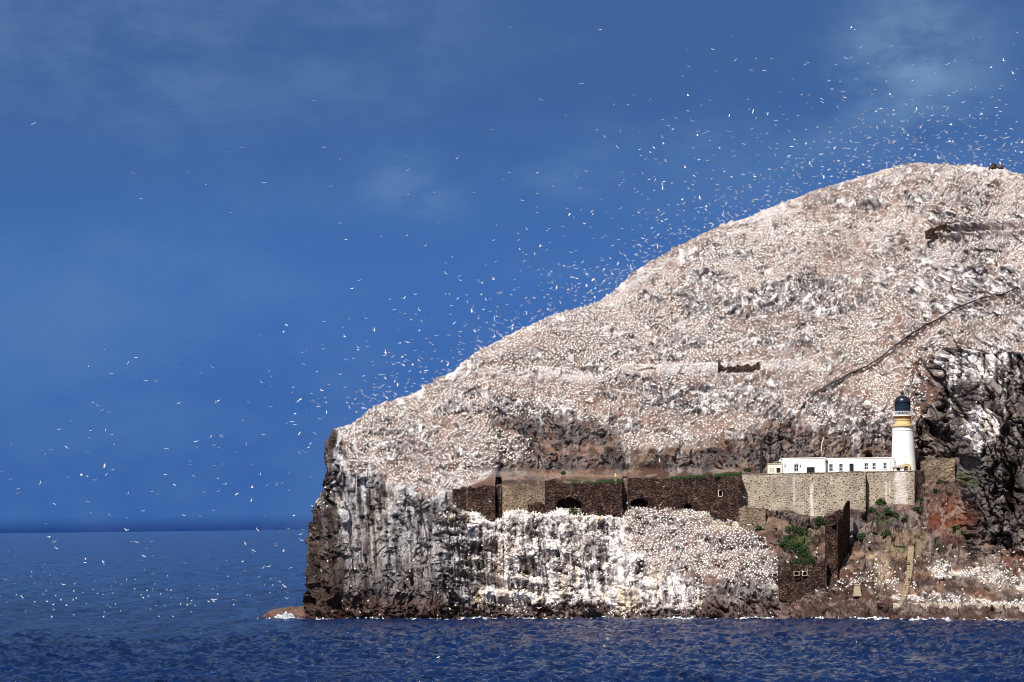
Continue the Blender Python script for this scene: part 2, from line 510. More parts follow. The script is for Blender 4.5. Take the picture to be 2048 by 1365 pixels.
def baseY(px, py):
    sk = sky_py(px)
    y0 = f0(px); Yc = shoreY(px)
    ys = [y0]; Ys = [Yc]
    cur = y0
    for k in range(6):
        if k == 2:
            nxt = cur - 4.0; Yc = Yc + terrace(px)
        else:
            nxt = fpy[k](px)
            if k == 0: nxt = nxt * (1 - wgt(px)) + wbot(px) * wgt(px)
            nxt = np.minimum(nxt, cur - 1.0)
            nxt = np.maximum(nxt, sk + (6 - k) * 1.5)
            nxt = np.minimum(nxt, cur - 0.2)
            Yc = Yc + cots[k](px) * (cur - nxt) / 8.1
            if k == 0: Yc = Yc * (1 - wgt(px)) + ywall(px) * wgt(px)
        ys.append(nxt); Ys.append(Yc); cur = nxt
    end = np.minimum(sk, cur - 0.5)
    Yc = Yc + cots[6](px) * (cur - end) / 7.6
    ys.append(end); Ys.append(Yc)
    out = Ys[0].copy()
    for k in range(len(ys) - 1):
        a, b = ys[k], ys[k + 1]
        t = np.clip((a - py) / np.maximum(a - b, 1e-6), 0, 1)
        out = out + (Ys[k + 1] - Ys[k]) * t
    # the brow of the hill rounds off
    out = out + 9.0 * np.clip(1 - (py - sk) / 22.0, 0, 1) ** 2
    return out


NC, NR = 960, 560
NBACK, NLEFT = 26, 16
s = np.linspace(0, 1, NC) ** 1.05
t = np.linspace(0, 1, NR)
Sg, Tg = np.meshgrid(s, t)
pxr = 2200.0
pxg = 640 + (pxr - 640) * Sg
for _ in range(6):
    top = sky_py(668 + (pxr - 668) * Sg)
    pyg = f0(pxg) + (top - f0(pxg)) * Tg
    L = left_px(pyg)
    pxg = L + (pxr - L) * Sg
Yg = baseY(pxg, pyg)


def blur(a, k, axis):
    ker = np.exp(-0.5 * (np.arange(-3 * k, 3 * k + 1) / k) ** 2); ker /= ker.sum()
    pad = [(0, 0), (0, 0)]; pad[axis] = (3 * k, 3 * k)
    b = np.pad(a, pad, mode='edge')
    out = np.zeros_like(a)
    for i, kv in enumerate(ker):
        out += kv * (b[:, i:i + a.shape[1]] if axis == 1 else b[i:i + a.shape[0], :])
    return out


off0 = Yg - shoreY(pxg)
wz = ((pxg > 890) & (pxg < 1925) & (pyg < wbot(pxg) + 14) & (pyg > 905)).astype(float)
wz = blur(blur(wz, 3, 1), 3, 0)
for (xa_, xb_) in ((1245.5, 1255), (991, 1003)): off0 = off0 + 3.5 * ((pxg > xa_) & (pxg < xb_) & (pyg > 955) & (pyg < wbot(pxg)))
hi = ss(900, 640, pyg)
offb = blur(blur(off0, 9, 1), 2, 0)
offc = off0
for _ in range(4): offc = blur(offc, 26, 1)
off = (offb * (1 - hi) + offc * hi) * (1 - wz) + off0 * wz
for (cx_, cy_, rx_, ry_, dp_) in ((1138, 1011, 26, 15, 3.2), (1279, 1010, 18, 13, 3.0), (1376, 1014, 7, 7, 2.0)):
    off = off + dp_ * 1.15 * ((np.abs(pxg - cx_) < rx_) & (pyg > cy_ - ry_) & (pyg < cy_ + 6))
Yg = shoreY(pxg) + off
# the west end wraps round away from view
Lg = left_px(pyg)
q = np.clip((pxg - Lg) / 60.0, 0, 1)
Yg += 16.0 * (1 - np.sqrt(np.clip(1 - (1 - q) ** 2, 0, 1))) * ss(857, 900, pyg)
base = UP(pxg, pyg, Yg)


def normals(A):
    du = np.gradient(A, axis=1); dv = np.gradient(A, axis=0)
    n = np.cross(du, dv)
    return n / np.maximum(np.linalg.norm(n, axis=2, keepdims=True), 1e-9)


bn = normals(base)
bn = np.dstack([blur(bn[..., k], 4, 0) for k in range(3)]); bn = np.dstack([blur(bn[..., k], 4, 1) for k in range(3)])
bn /= np.linalg.norm(bn, axis=2, keepdims=True)
X, Yw, Z = base[..., 0], base[..., 1], base[..., 2]
wn1 = fbm(pxg / 45, pyg / 45, oct=4, seed=3) - .5
wn2 = fbm(pxg / 45 + 40, pyg / 45, oct=4, seed=33) - .5
wx, wy = pxg + wn1 * 60, pyg + wn2 * 44

# --- where the bare rock stands out (outlines warped by noise)
def zone(poly, soft=3, warp=1.0):
    m = inpoly(pxg + wn1 * 60 * warp, pyg + wn2 * 44 * warp, poly).astype(float)
    return blur(blur(m, soft, 0), soft, 1)


cliffL = zone([(560, 1300), (560, 840), (668, 850), (683, 880), (700, 945), (760, 940), (775, 972), (830, 975), (845, 1000), (905, 985), (950, 1040), (960, 1300)], 1, .5)
westface = zone([(560, 1300), (560, 800), (676, 850), (668, 900), (672, 1000), (690, 1100), (700, 1200), (712, 1300)], 1, .4)
cliffM = zone([(880, 1300), (880, 1030), (1000, 1030), (1240, 1030), (1250, 1090), (1350, 1160), (1560, 1168), (1560, 1300)], 2, .6)
cragR = zone([(1836, 905), (1832, 850), (1850, 815), (1885, 800), (1882, 740), (1900, 702), (2000, 700), (2300, 690), (2300, 1110), (2020, 1105), (1960, 1080), (1925, 1020), (1912, 920), (1836, 910)], 1, .2)
shoreband = ss(1205, 1222, pyg + wn2 * 20 + np.where(pxg > 1600, -4, 0)) * (1 - 0 * pxg)
ROCKS = [(1500, 600, 190, 26, 3), (1640, 585, 120, 30, 0), (1900, 600, 90, 34, 8), (1980, 560, 100, 26, 10), (1420, 560, 60, 18, 0), (1900, 440, 60, 10, 5),
         (1560, 690, 60, 14, 0), (1380, 690, 40, 14, 0), (1300, 720, 60, 12, 0), (1190, 745, 22, 12, -20), (925, 742, 30, 20, -30), (960, 735, 30, 8, 0),
         (900, 822, 30, 12, 0), (985, 825, 60, 14, 5), (1060, 850, 70, 26, 10), (1140, 862, 60, 22, 5), (1230, 850, 50, 18, 0), (1060, 812, 120, 10, 12),
         (1270, 775, 60, 10, 0), (1350, 800, 60, 14, 0), (1460, 800, 90, 24, 0), (1560, 815, 80, 22, 0), (1670, 810, 50, 14, 10), (1740, 830, 60, 16, 10),
         (1010, 935, 60, 18, 0), (1110, 925, 60, 16, 0), (1230, 930, 40, 14, 0), (1400, 925, 90, 16, -6), (1600, 890, 90, 24, 0), (1700, 890, 90, 26, 0),
         (1480, 860, 40, 10, 0), (1780, 860, 60, 30, 0), (800, 900, 60, 10, 0), (780, 870, 40, 8, 0), (880, 960, 40, 12, 0), (1540, 900, 60, 20, 0),
         (1720, 400, 50, 10, 0), (1830, 395, 30, 10, 0), (1320, 985, 20, 5, 0), (1600, 1040, 70, 18, 0), (1770, 1040, 90, 26, 0), (1830, 1065, 60, 20, 0),
         (1900, 1010, 60, 60, 50), (1950, 1090, 70, 26, 15), (1500, 1015, 30, 10, 0), (1850, 1075, 90, 16, 10)]
outc = np.zeros_like(pxg)
for (cx, cy, rx, ry, ro) in ROCKS:
    outc = np.maximum(outc, blob(pxg + wn1 * 50, pyg + wn2 * 30, cx, cy, rx, ry, ro))
outc = ss(0.05, 0.55, outc)
# small boulders all over the slope, more of them on the bare ground
bareg = zone([(1000, 985), (980, 840), (1060, 835), (1180, 835), (1235, 860), (1255, 905), (1390, 905), (1420, 880), (1500, 855), (1580, 835), (1700, 868), (1850, 835), (1930, 960), (1960, 1110), (2300, 1120), (2300, 1240), (1560, 1240), (1560, 1040), (1480, 1040), (1480, 985)], 3, .5)
spn = fbm(pxg / 20, pyg / 11, oct=4, seed=77)
speck = ss(0.60, 0.68, spn + .10 * bareg)
outc = np.clip(outc * (0.35 + 1.1 * ss(.40, .54, fbm(pxg / 16, pyg / 9, oct=3, seed=78))) + speck * .75, 0, 1)
rock = np.clip(np.maximum.reduce([cliffL, cliffM, cragR, shoreband, outc]), 0, 1)

# --- displacement along the surface normal, in metres
d = 4.4 * (fbm(X / 30, Yw / 30, Z / 22, 3, seed=5) - .5) * 2
d += 0.9 * (fbm(X / 7, Yw / 7, Z / 6, 4, seed=6) - .5) * 2
f1, f2, fac, cid = worley(X / 2.6 + wn1 * 3, Z / 2.2 + wn2 * 3, 3)
g1, g2, gac, gid = worley(X / 1.15 + wn2 * 4, Z / 1.0, 4)
h1, h2, hac, hid = worley(X / 6.2 + wn1 * 5, Z / 8.5 + wn2 * 6 + X * .08, 8)
d += outc * (2.6 * (ridged(X / 2.6, Z / 4.2, None, 4, 21) - .55) + 1.5 * (fac - .5) + .9 * (gac - .5))
# fluted vertical cliff in the west
fl = ridged(X / 4.2 + wn1 * 2, Z / 26, None, 4, 31) - .5
colm = fbm(X / 1.1, Z / 9, None, 3, seed=36) - .5
xl = X + .10 * Z
v1, v2, vac, vid = worley(xl / 2.3 + wn1 * 1.5, Z / 17.0 + wn2 * 1.5 + X * .11, 35)
u1, u2, uac, uid = worley(xl / .95, Z / 6.0 + X * .2, 37)
d += cliffL * (4.2 * fl + 2.0 * colm + 2.2 * (vid - .5) + .45 * (uid - .5) + 1.1 * (fbm(xl / .8, Z / 9, None, 3, seed=38) - .5))
# ledged cliff below the ruin
ledge = Z / 5.2 + 0.9 * fbm(X / 22, Z / 30, None, 3, seed=41) * 2
lfr = ledge - np.floor(ledge)
lz = Z + .22 * X + 5 * (fbm(X / 14, Z / 14, None, 3, seed=41) - .5)
ln = fbm(X / 11, lz / 2.6, None, 3, seed=46)
d += cliffM * (3.4 * (ln - .5) + 2.4 * (fbm(X / 3.0, Z / 12, None, 3, seed=47) - .5) + 2.6 * (ridged(X / 3.6, Z / 10, None, 4, 45) - .5) + 1.2 * (vid - .5) + .8 * (fac - .5) + .6 * (gac - .5))
# blocky crag in the east with leaning joints
kx = (X + 0.26 * Z)
k1, k2, kac, kid = worley(kx / 3.4 + wn1 * 2, (Z - .2 * X) / 11.0 + wn2 * 2, 61)
m1, m2, mac, mid_ = worley(kx / 1.5 + wn1 * 2, (Z - .3 * X) / 3.6 + wn2 * 2, 62)
joint = ss(0.16, 0.02, k2 - k1) * 2.6 + ss(0.14, 0.02, m2 - m1) * .7
d += cragR * (4.6 * (kid - .5) + 1.6 * (mac - .5) + .5 * (gac - .5) - joint + 2.6 * (ridged(kx / 6, Z / 16, None, 3, 63) - .5))
gully = blob(pxg, pyg, 2030, 990, 16, 120, -8) + blob(pxg, pyg, 1905, 800, 5, 60, -35) * .6 + blob(pxg, pyg, 1860, 870, 26, 26, 0) * .5 + blob(pxg, pyg, 2030, 720, 16, 40, 20) * .5
d -= 8.0 * np.clip(gully, 0, 1)
d += shoreband * (1 - .6 * ss(1770, 1800, pxg)) * (1.6 * (fac - .5) + .8 * (gac - .5) + 1.4 * (ridged(X / 5, Z / 5, None, 2, 52) - .5))
# hummocky ground of the colony
d += (1 - rock) * (.75 * (fbm(X / 1.6, Yw / 1.6, Z / 1.6, 3, seed=71) - .5) + .5 * (ridged(X / 4, Yw / 4, Z / 4, 2, 72) - .5) + bareg * (1.6 * (ridged(X / 3.4 + wn1 * 2, Z / 2.4, None, 4, 73) - .55) + .8 * (fac - .5)))
# long terrace lines crossing the slope
def line_d(pts):
    xs, ys = zip(*pts)
    yy = np.interp(pxg, xs, ys)
    return pyg - yy, (pxg > xs[0]) & (pxg < xs[-1])


def step(pts, h, wdt=9.0):
    dy, inside = line_d(pts)
    e = np.minimum(np.clip((pxg - pts[0][0]) / 30, 0, 1), np.clip((pts[-1][0] - pxg) / 30, 0, 1))
    return h * e * np.exp(-(dy / wdt) ** 2)


T1 = [(960, 742), (1050, 748), (1110, 748), (1150, 762), (1190, 771), (1230, 765), (1260, 750), (1400, 744), (1520, 739), (1640, 738)]
T2 = [(1060, 948), (1230, 955), (1290, 930), (1380, 905), (1440, 888), (1520, 880)]
T3 = [(1850, 462), (1900, 466), (1960, 466), (2060, 452), (2200, 440)]
d += step(T1, 1.3, 9) + step([(a, b + 12) for a, b in T1], -.0, 8) - step([(a, b - 13) for a, b in T1], .6, 12)
d += step([(a, b + 6) for a, b in T3], 1.6, 5) - step([(a, b - 6) for a, b in T3], 2.2, 8)
d += step([(a, b + 4) for a, b in T2], .8, 4)
fadew = ss(0, 12, f0(pxg) - pyg)
# keep the building platform and wall line clear
plat = ((pxg > 895) & (pxg < 1918) & (pyg < wbot(pxg) + 7) & (pyg > np.where(pxg > 1842, 914, 938))).astype(float)
plat = blur(blur(plat, 2, 1), 2, 0)
d = d * (1 - .93 * plat)
d *= .22 + .78 * ss(0, 45, pyg - sky_py(pxg))
d += (1 - cliffL) * (1 - plat) * (.55 * (fbm(X / .9, Yw / 1.3, Z / .9, 3, seed=74) - .5) + .6 * ss(.62, .75, fbm(X / 2.2, Yw / 3, Z / 2.2, 2, seed=75)))
d *= (0.35 + .65 * fadew)
dirn = bn.copy()
if dirn[..., 1].mean() > 0: dirn = -dirn
wv = np.clip(cragR * .8 + cliffM * .6 + cliffL * (.75 - .35 * westface) + outc * .35, 0, .85)[..., None]
dirn = dirn * (1 - wv) + np.array([-.05, -1, .06]) * wv
pos = base + dirn * d[..., None]
# drop the water's edge under the sea
pos[0, :, 2] = -3.0
pos[0, :, 1] -= 1.0
pos[1, :, 2] = np.minimum(pos[1, :, 2], -.4)

nn = normals(pos)
if nn[..., 1].mean() > 0: nn = -nn
up = nn[..., 2]
upb = blur(blur(up, 2, 0), 2, 1)
convex = d - blur(blur(d, 4, 0), 4, 1)

# --- colony density
colmain = zone([(640, 300), (664, 856), (684, 875), (700, 945), (760, 942), (775, 968), (830, 975), (850, 995), (905, 985), (960, 962), (1010, 920), (1070, 915),
                (1060, 880), (1000, 870), (980, 840), (1060, 835), (1180, 835), (1235, 860), (1255, 905), (1390, 905), (1420, 880), (1500, 855), (1580, 835),
                (1640, 850), (1700, 868), (1790, 862), (1850, 835), (1862, 760), (1890, 712), (1950, 700), (2000, 700), (2300, 700), (2300, 300)], 2, .5)
collow = zone([(1215, 1050), (1260, 1012), (1330, 1008), (1420, 1030), (1500, 1050), (1545, 1095), (1560, 1165), (1480, 1165), (1400, 1150), (1330, 1130), (1250, 1110)], 2, .6)
colledge = zone([(880, 1010), (1010, 1010), (1100, 1012), (1240, 1020), (1260, 1100), (1400, 1160), (1410, 1225), (1200, 1225), (930, 1228), (890, 1120)], 2, .7)
colright = zone([(1850, 1130), (1880, 1118), (1990, 1150), (2048, 1145), (2300, 1140), (2300, 1185), (2050, 1175), (1960, 1160), (1880, 1160)], 2, .5)
colquay = zone([(1785, 1203), (1900, 1204), (2300, 1212), (2300, 1228), (2000, 1218), (1900, 1216), (1790, 1214)], 1, .15)
colsp = zone([(1640, 1180), (1740, 1130), (1800, 1135), (1800, 1190), (1700, 1195)], 2, .5) * .35
coltop = blob(pxg, pyg, 640, 1008, 12, 18) + blob(pxg, pyg, 1960, 850, 34, 36, 40) * 1.2 + blob(pxg, pyg, 1920, 740, 70, 26, 0) * .8
colleft = blob(pxg + wn1 * 30, pyg + wn2 * 30, 810, 1000, 26, 36) * .9

# --- albedo
def C(r, g, b): return np.array([r, g, b])


nfa = fbm(X / 1.3, Yw / 1.3, Z / 1.3, 4, seed=90)
nfb = fbm(X / 6, Yw / 6, Z / 6, 4, seed=91)
nfc = fbm(X / 22, Yw / 22, Z / 22, 3, seed=92)
vst = fbm(X / .9, Z / 11, None, 4, seed=93)
col = np.zeros(pos.shape)
rockc = C(.055, .038, .036) + (C(.185, .155, .145) - C(.055, .038, .036)) * ss(.35, .65, nfb * .6 + nfa * .4)[..., None]
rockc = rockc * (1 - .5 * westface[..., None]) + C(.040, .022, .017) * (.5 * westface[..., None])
greyband = ss(.3, .9, outc * (pyg < 960))
rockc = rockc * (1 - .55 * greyband[..., None]) + C(.19, .178, .188) * (.55 * greyband[..., None])
soilc = C(.080, .044, .032) + (C(.190, .112, .088) - C(.080, .044, .032)) * ss(.3, .7, nfb)[..., None]
# bare tan and rust ground low on the right
lowright = ss(1560, 1640, pxg) * ss(1020, 1090, pyg)
tan = C(.25, .150, .095)
soilc = soilc * (1 - .7 * lowright[..., None] * ss(.4, .6, nfb)[..., None]) + tan * (.7 * lowright[..., None] * ss(.4, .6, nfb)[..., None])
rust = blob(wx, wy, 1900, 1030, 55, 45, 30) + blob(wx, wy, 2025, 1120, 30, 26, 10) * .8
rust = np.clip(rust, 0, 1)[..., None] * .85
col = soilc * (1 - rock[..., None]) + rockc * rock[..., None]
col = col * (1 - rust) + C(.150, .045, .020) * rust
tanrock = np.clip(blob(wx, wy, 1700, 895, 80, 24, 8) + blob(wx, wy, 1800, 880, 30, 24, 0), 0, 1)[..., None] * ss(.45, .6, nfa)[..., None]
col = col * (1 - tanrock * .7) + C(.30, .19, .10) * tanrock * .7
wet = ss(1225, 1240, pyg)[..., None]
col = col * (1 - .65 * wet) + C(.030, .014, .009) * .65 * wet
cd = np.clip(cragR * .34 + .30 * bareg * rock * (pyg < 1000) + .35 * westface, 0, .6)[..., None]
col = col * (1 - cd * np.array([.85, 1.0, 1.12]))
wm = (ss(1180, 1215, pyg + wn2 * 20) * rock * .6)[..., None]
col = col * (1 - wm) + C(.085, .044, .032) * wm
# guano: settles on what faces up, runs down from there
gz = np.clip(colmain * .95 + colledge * 1.15 + colleft + coltop + collow * .25 + colright * .7 + colquay * 1.5 + cliffL * .42 * (1 - westface) * ss(1190, 1000, pyg) + cliffM * .35 + cragR * (.10 + .5 * ss(770, 715, pyg)), 0, 1.3)
bright = blob(wx, wy, 700, 940, 40, 60) * .4 + blob(wx, wy, 1985, 540, 70, 40) * .3 + blob(wx, wy, 1930, 700, 110, 26) * .7 + blob(wx, wy, 1100, 1060, 130, 22) * .4
src = ss(.30, .75, upb + .35 * convex + .5 * (nfa - .5)) * np.clip(gz + bright, 0, 1.3)
gu = src.copy()
dec = .80 + .195 * ss(.35, .62, vst)
for i in range(NR - 2, -1, -1):
    steep = 1 - ss(.55, .8, upb[i])
    gu[i] = np.maximum(gu[i], gu[i + 1] * (dec[i] ** (.9 + .8 * (NR / 900.))) * (0.35 + .65 * steep) )
stre = np.maximum(ss(.50, .66, fbm(X / .55, Z / 7, None, 4, seed=95)) * np.clip(gz, 0, 1), cliffL * (1 - .8 * westface) * ss(.47, .62, fbm(xl / 1.1, Z / 22, None, 4, seed=96)) * 1.1 * ss(1215, 1080, pyg)) * rock
gu = np.clip(gu * (.45 + .9 * ss(.3, .65, nfa)) + .45 * stre, 0, 1)
colony = np.clip(colmain + collow + colright * .6, 0, 1) * (1 - rock)
topw = ss(900, 420, pyg)
skyb = ss(40, 5, pyg - sky_py(pxg))
t1y = np.interp(pxg, [a for a, b in T1], [b for a, b in T1]); t1m = np.exp(-((pyg - t1y - 4) / 7.) ** 2) * ss(940, 1000, pxg) * ss(1680, 1620, pxg)
gsoil = colony * (1 + .5 * skyb) * np.clip(ss(.44, .66, nfa * .45 + nfb * .2 + nfc * .35 + .07 * topw) * (.10 + .30 * topw) + .5 * t1m, 0, 1) * (colmain > .3)
darkr = outc * ss(.36, .56, fbm(pxg / 10, pyg / 9, oct=3, seed=79)) * (1 - cliffM)
gu = gu * (1 - .75 * darkr)
gu = np.maximum(gu, skyb * colmain * .7 * ss(.36, .5, nfa))
gu = np.where(rock > .5, gu, np.maximum(gsoil, gu * .22 * colmain + gu * .8 * (1 - colmain)))
dm = np.zeros_like(pxg)
for a in ((1060, 850, 60, 26, 10), (1140, 870, 60, 22, 8), (980, 828, 44, 10, 8), (1000, 935, 50, 16, 0), (1180, 925, 80, 20, 0), (925, 1160, 34, 40, 10), (1330, 1140, 90, 16, 12), (1470, 1205, 90, 40, 0), (900, 1060, 30, 50, 0), (1150, 1085, 24, 22, 0), (1180, 1090, 14, 40, 0), (1080, 1045, 16, 8, 0), (1250, 1215, 60, 10, 0), (1400, 1190, 30, 24, 20), (1110, 1130, 40, 12, 30), (960, 1105, 20, 30, 0)):
    dm = np.maximum(dm, blob(wx, wy, *a))
gu = gu * (1 - .85 * ss(.15, .55, dm) * ss(.38, .55, nfa))
gu = gu * (1 - .9 * ss(1206, 1226, pyg + wn2 * 34 + 4 + 10 * (nfa - .5)))
whitec = C(.80, .745, .72) * (1 - .35 * ss(.45, .7, nfb)[..., None]) + C(.60, .50, .38) * (.35 * ss(.45, .7, nfb)[..., None])
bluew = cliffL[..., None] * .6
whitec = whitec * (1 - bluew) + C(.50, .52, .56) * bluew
yel = (cliffM + cliffL * .6)[..., None] * ss(.62, .72, fbm(X / 3, Z / 14, None, 3, seed=99))[..., None] * .5
whitec = whitec * (1 - yel) + C(.55, .38, .18) * yel
gu = gu * np.where(cliffL > .5, .85, 1)
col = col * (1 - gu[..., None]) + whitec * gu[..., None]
mot = (bareg * (1 - rock) * ss(.45, .62, fbm(X / 1.5, Z / 1.1, None, 4, seed=111)) * .7)[..., None]
col = col * (1 - mot) + C(.055, .034, .026) * mot
mot2 = (bareg * ss(.54, .66, fbm(X / 2.2, Z / 1.3, None, 4, seed=112)) * .6)[..., None]
col = col * (1 - mot2) + C(.26, .20, .165) * mot2
# path
dyp, ins = line_d(T2)
pth = (np.exp(-(dyp / 3.2) ** 2) * ins)[..., None] * .7
col = col * (1 - pth) + C(.24, .155, .10) * pth
conn = blob(pxg, pyg + wn2 * 8, 1800, 1072, 60, 22) * ss(1100, 1050, pyg) + np.clip(1 - np.abs(pxg - 1808) / (8 + np.clip(pyg - 1058, 0, 60) * 1.4), 0, 1) * (pyg > 1056) * (pyg < 1100)
conn = ss(.1, .5, np.clip(conn, 0, 1))[..., None] * .8
col = col * (1 - conn) + C(.23, .165, .11) * conn
pale = np.clip(blob(wx, wy, 1740, 1110, 40, 18, 10) + blob(wx, wy, 1765, 1140, 14, 50, 10) + blob(wx, wy, 1490, 1055, 60, 12, 0) + blob(wx, wy, 1440, 1045, 40, 12), 0, 1)[..., None] * .6
col = col * (1 - pale) + C(.42, .32, .22) * pale
# thin green ground cover as a natural tint
GREEN = [(1170, 963, 50, 3, 0), (1390, 955, 90, 3, 0), (1600, 1085, 26, 30, -25), (1925, 1065, 30, 5, 20), (1790, 1090, 30, 3, 0), (1760, 1030, 30, 8, 0), (1940, 960, 30, 16, 20)]
gm = np.zeros_like(pxg)
for a in GREEN: gm = np.maximum(gm, blob(wx * .3 + pxg * .7, wy * .3 + pyg * .7, *a))
gm = (ss(.2, .7, gm) * ss(.35, .6, nfa))[..., None] * .8
col = col * (1 - gm) + C(.06, .085, .025) * gm
wp = blob(wx * .5 + pxg * .5, wy * .5 + pyg * .5, 1962, 852, 36, 40, 35)
wp = (ss(.15, .6, np.clip(wp, 0, 1)) * ss(.30, .5, nfa))[..., None] * .85
col = col * (1 - wp) + whitec * wp
cabx = [1522, 1560, 1590, 1608, 1635, 1664, 1700, 1735, 1765, 1790, 1815, 1850, 1880, 1910, 1960, 2005, 2048, 2100]
caby = [880, 862, 836, 812, 786, 770, 750, 737, 715, 695, 676, 655, 640, 622, 600, 592, 572, 560]
trk = np.exp(-((pyg - 4 - np.interp(pxg, cabx, caby)) / 4.5) ** 2) * (pxg > 1522)
trk2 = np.exp(-((wx - np.interp(pyg, [600, 700, 760, 800, 860], [1800, 1806, 1700, 1680, 1670])) / 9.) ** 2) * ((pyg > 600) & (pyg < 870))
trk = np.clip(trk * ss(.35, .55, nfb + .1) + .8 * trk2 * ss(.4, .55, nfa), 0, 1)[..., None] * .8
col = col * (1 - trk) + C(.075, .044, .034) * trk
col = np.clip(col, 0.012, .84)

# --- faces incl. hidden left flank and far side of the hill
def grid_faces(nr, nc):
    i = np.arange(nr - 1)[:, None] * nc + np.arange(nc - 1)[None, :]
    i = i.ravel()
    return np.stack([i, i + 1, i + nc + 1, i + nc], 1)


leftcols = []
for k in range(1, NLEFT + 1):
    a = k / NLEFT
    p = pos[:, 0].copy()
    p[:, 1] += 110 * a
    p[:, 0] += 22 * a + 10 * a * a + 1.5 * (fbm(np.full(NR, k * .9), p[:, 2] / 6, None, 3, seed=101) - .5)
    p[:, 2] += -6 * a * (p[:, 2] > 0)
    leftcols.insert(0, p)
full = np.concatenate([np.stack(leftcols, 1), pos], 1)
cfull = np.concatenate([np.repeat(col[:, :1], NLEFT, 1), col], 1)
backs, cb = [], []
lastr = full[-1]
for k in range(1, NBACK + 1):
    a = k / NBACK
    p = lastr.copy()
    p[:, 1] += 130 * a ** 1.2
    p[:, 2] = lastr[:, 2] * (1 - a ** 2) - 4 * a
    backs.append(p); cb.append(cfull[-1])
full = np.concatenate([full, np.stack(backs, 0)], 0)
cfull = np.concatenate([cfull, np.stack(cb, 0)], 0)
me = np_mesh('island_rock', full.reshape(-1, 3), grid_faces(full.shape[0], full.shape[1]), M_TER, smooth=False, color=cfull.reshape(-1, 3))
isl = link('island_rock', me, kind='structure')
PX, PY = PROJ(pos.reshape(-1, 3)); PX = PX.reshape(pos.shape[:2]); PY = PY.reshape(pos.shape[:2])


def ground(px, py):
    """terrain point nearest to a photo position (and its surface normal)"""
    k = np.argmin((PX - px) ** 2 + (PY - py) ** 2)
    i, j = np.unravel_index(k, PX.shape)
    return pos[i, j], nn[i, j]


# ------------------------------------------------------------------ sea
rows = [560.0]
while rows[-1] < 5200: rows.append(rows[-1] + max(.66 * (rows[-1] / 560) ** 2, .5))
while rows[-1] < 120000: rows.append(rows[-1] * 1.12)
rows = np.array([150, 250, 400, 480, 520, 545] + rows)
inner = np.linspace(-0.138, 0.138, 510)
tx = np.concatenate([[-1.6, -1.0, -.6, -.4, -.28, -.20, -.16], inner, [.16, .20, .28, .4, .6, 1.0, 1.6]])
TX, RY = np.meshgrid(tx, rows)
WX, WY = TX * RY, RY
stepy = np.gradient(RY, axis=0)
H = np.zeros_like(WX)
for lam, amp, sd_ in ((17, .45, 1), (8.0, .62, 2), (4.4, .50, 3), (2.6, .32, 4)):
    e = np.clip(1.9 - stepy * 2.2 / lam, 0.0, 1)
    a = math.radians(12)
    u = (WX * math.cos(a) + WY * math.sin(a)) / (lam * 1.15); v = (-WX * math.sin(a) + WY * math.cos(a)) / lam
    nz = 1 - np.abs(2 * vnoise(u * 2, v * 2, None, sd_ * 7) - 1)
    H += amp * e * (nz - .5) * 1.5
far = ss(900, 1500, RY) * ss(9000, 4000, RY)
for lx_, ly_, amp, sd_ in ((6.5, 26, .50, 51), (11, 60, .55, 52), (20, 140, .6, 53)):
    e = np.clip(1.9 - stepy * 2.2 / ly_, 0.0, 1)
    H += amp * e * far * (ridged(WX / lx_, WY / ly_, None, 2, sd_) - .6) * 2
gust = fbm(WX / 90, WY / 190, None, 3, seed=201)
H *= (.70 + .55 * ss(.35, .65, gust))
me = np_mesh('sea', np.stack([WX, WY, H], -1).reshape(-1, 3), grid_faces(*WX.shape), M_WATER, smooth=True)
link('sea', me, kind='structure')

# ------------------------------------------------------------------ birds
def bird_perched():
    v, f, m = [], [], []
    # body rings along x (head +x)
    rings = [(-.42, .06, .03, .03), (-.15, .19, .14, .15), (.12, .20, .15, .19), (.27, .28, .09, .13)]
    for (x, z, ry, rz) in rings:
        for k in range(4):
            a = 2 * math.pi * (k + .5) / 4
            v.append((x, math.cos(a) * ry * 1.15, z + math.sin(a) * rz * 1.15))
    for i in range(3):
        for k in range(4):
            f.append((i * 4 + k, i * 4 + (k + 1) % 4, (i + 1) * 4 + (k + 1) % 4, (i + 1) * 4 + k)); m.append(2 if i == 0 and k == 0 else 0)
    b = len(v)
    v += [(.33, .05, .40), (.33, -.05, .40), (.25, 0, .47), (.40, 0, .50), (.56, 0, .42)]
    f += [(b, b + 1, b + 4, b + 3), (b + 2, b, b + 3), (b + 1, b + 2, b + 3), (12, b, b + 2, 13), (15, b + 1, b + 2, 14), (12, b, b + 1, 15)]
    m += [1, 1, 1, 0, 0, 0]
    f = [tuple(dict.fromkeys(q)) for q in f]
    # all to quads by repeating is invalid: split into triangles
    tr, tm = [], []
    for q_, mm in zip(f, m):
        for k in range(1, len(q_) - 1): tr.append((q_[0], q_[k], q_[k + 1])); tm.append(mm)
    return np.array(v), np.array(tr), np.array(tm)


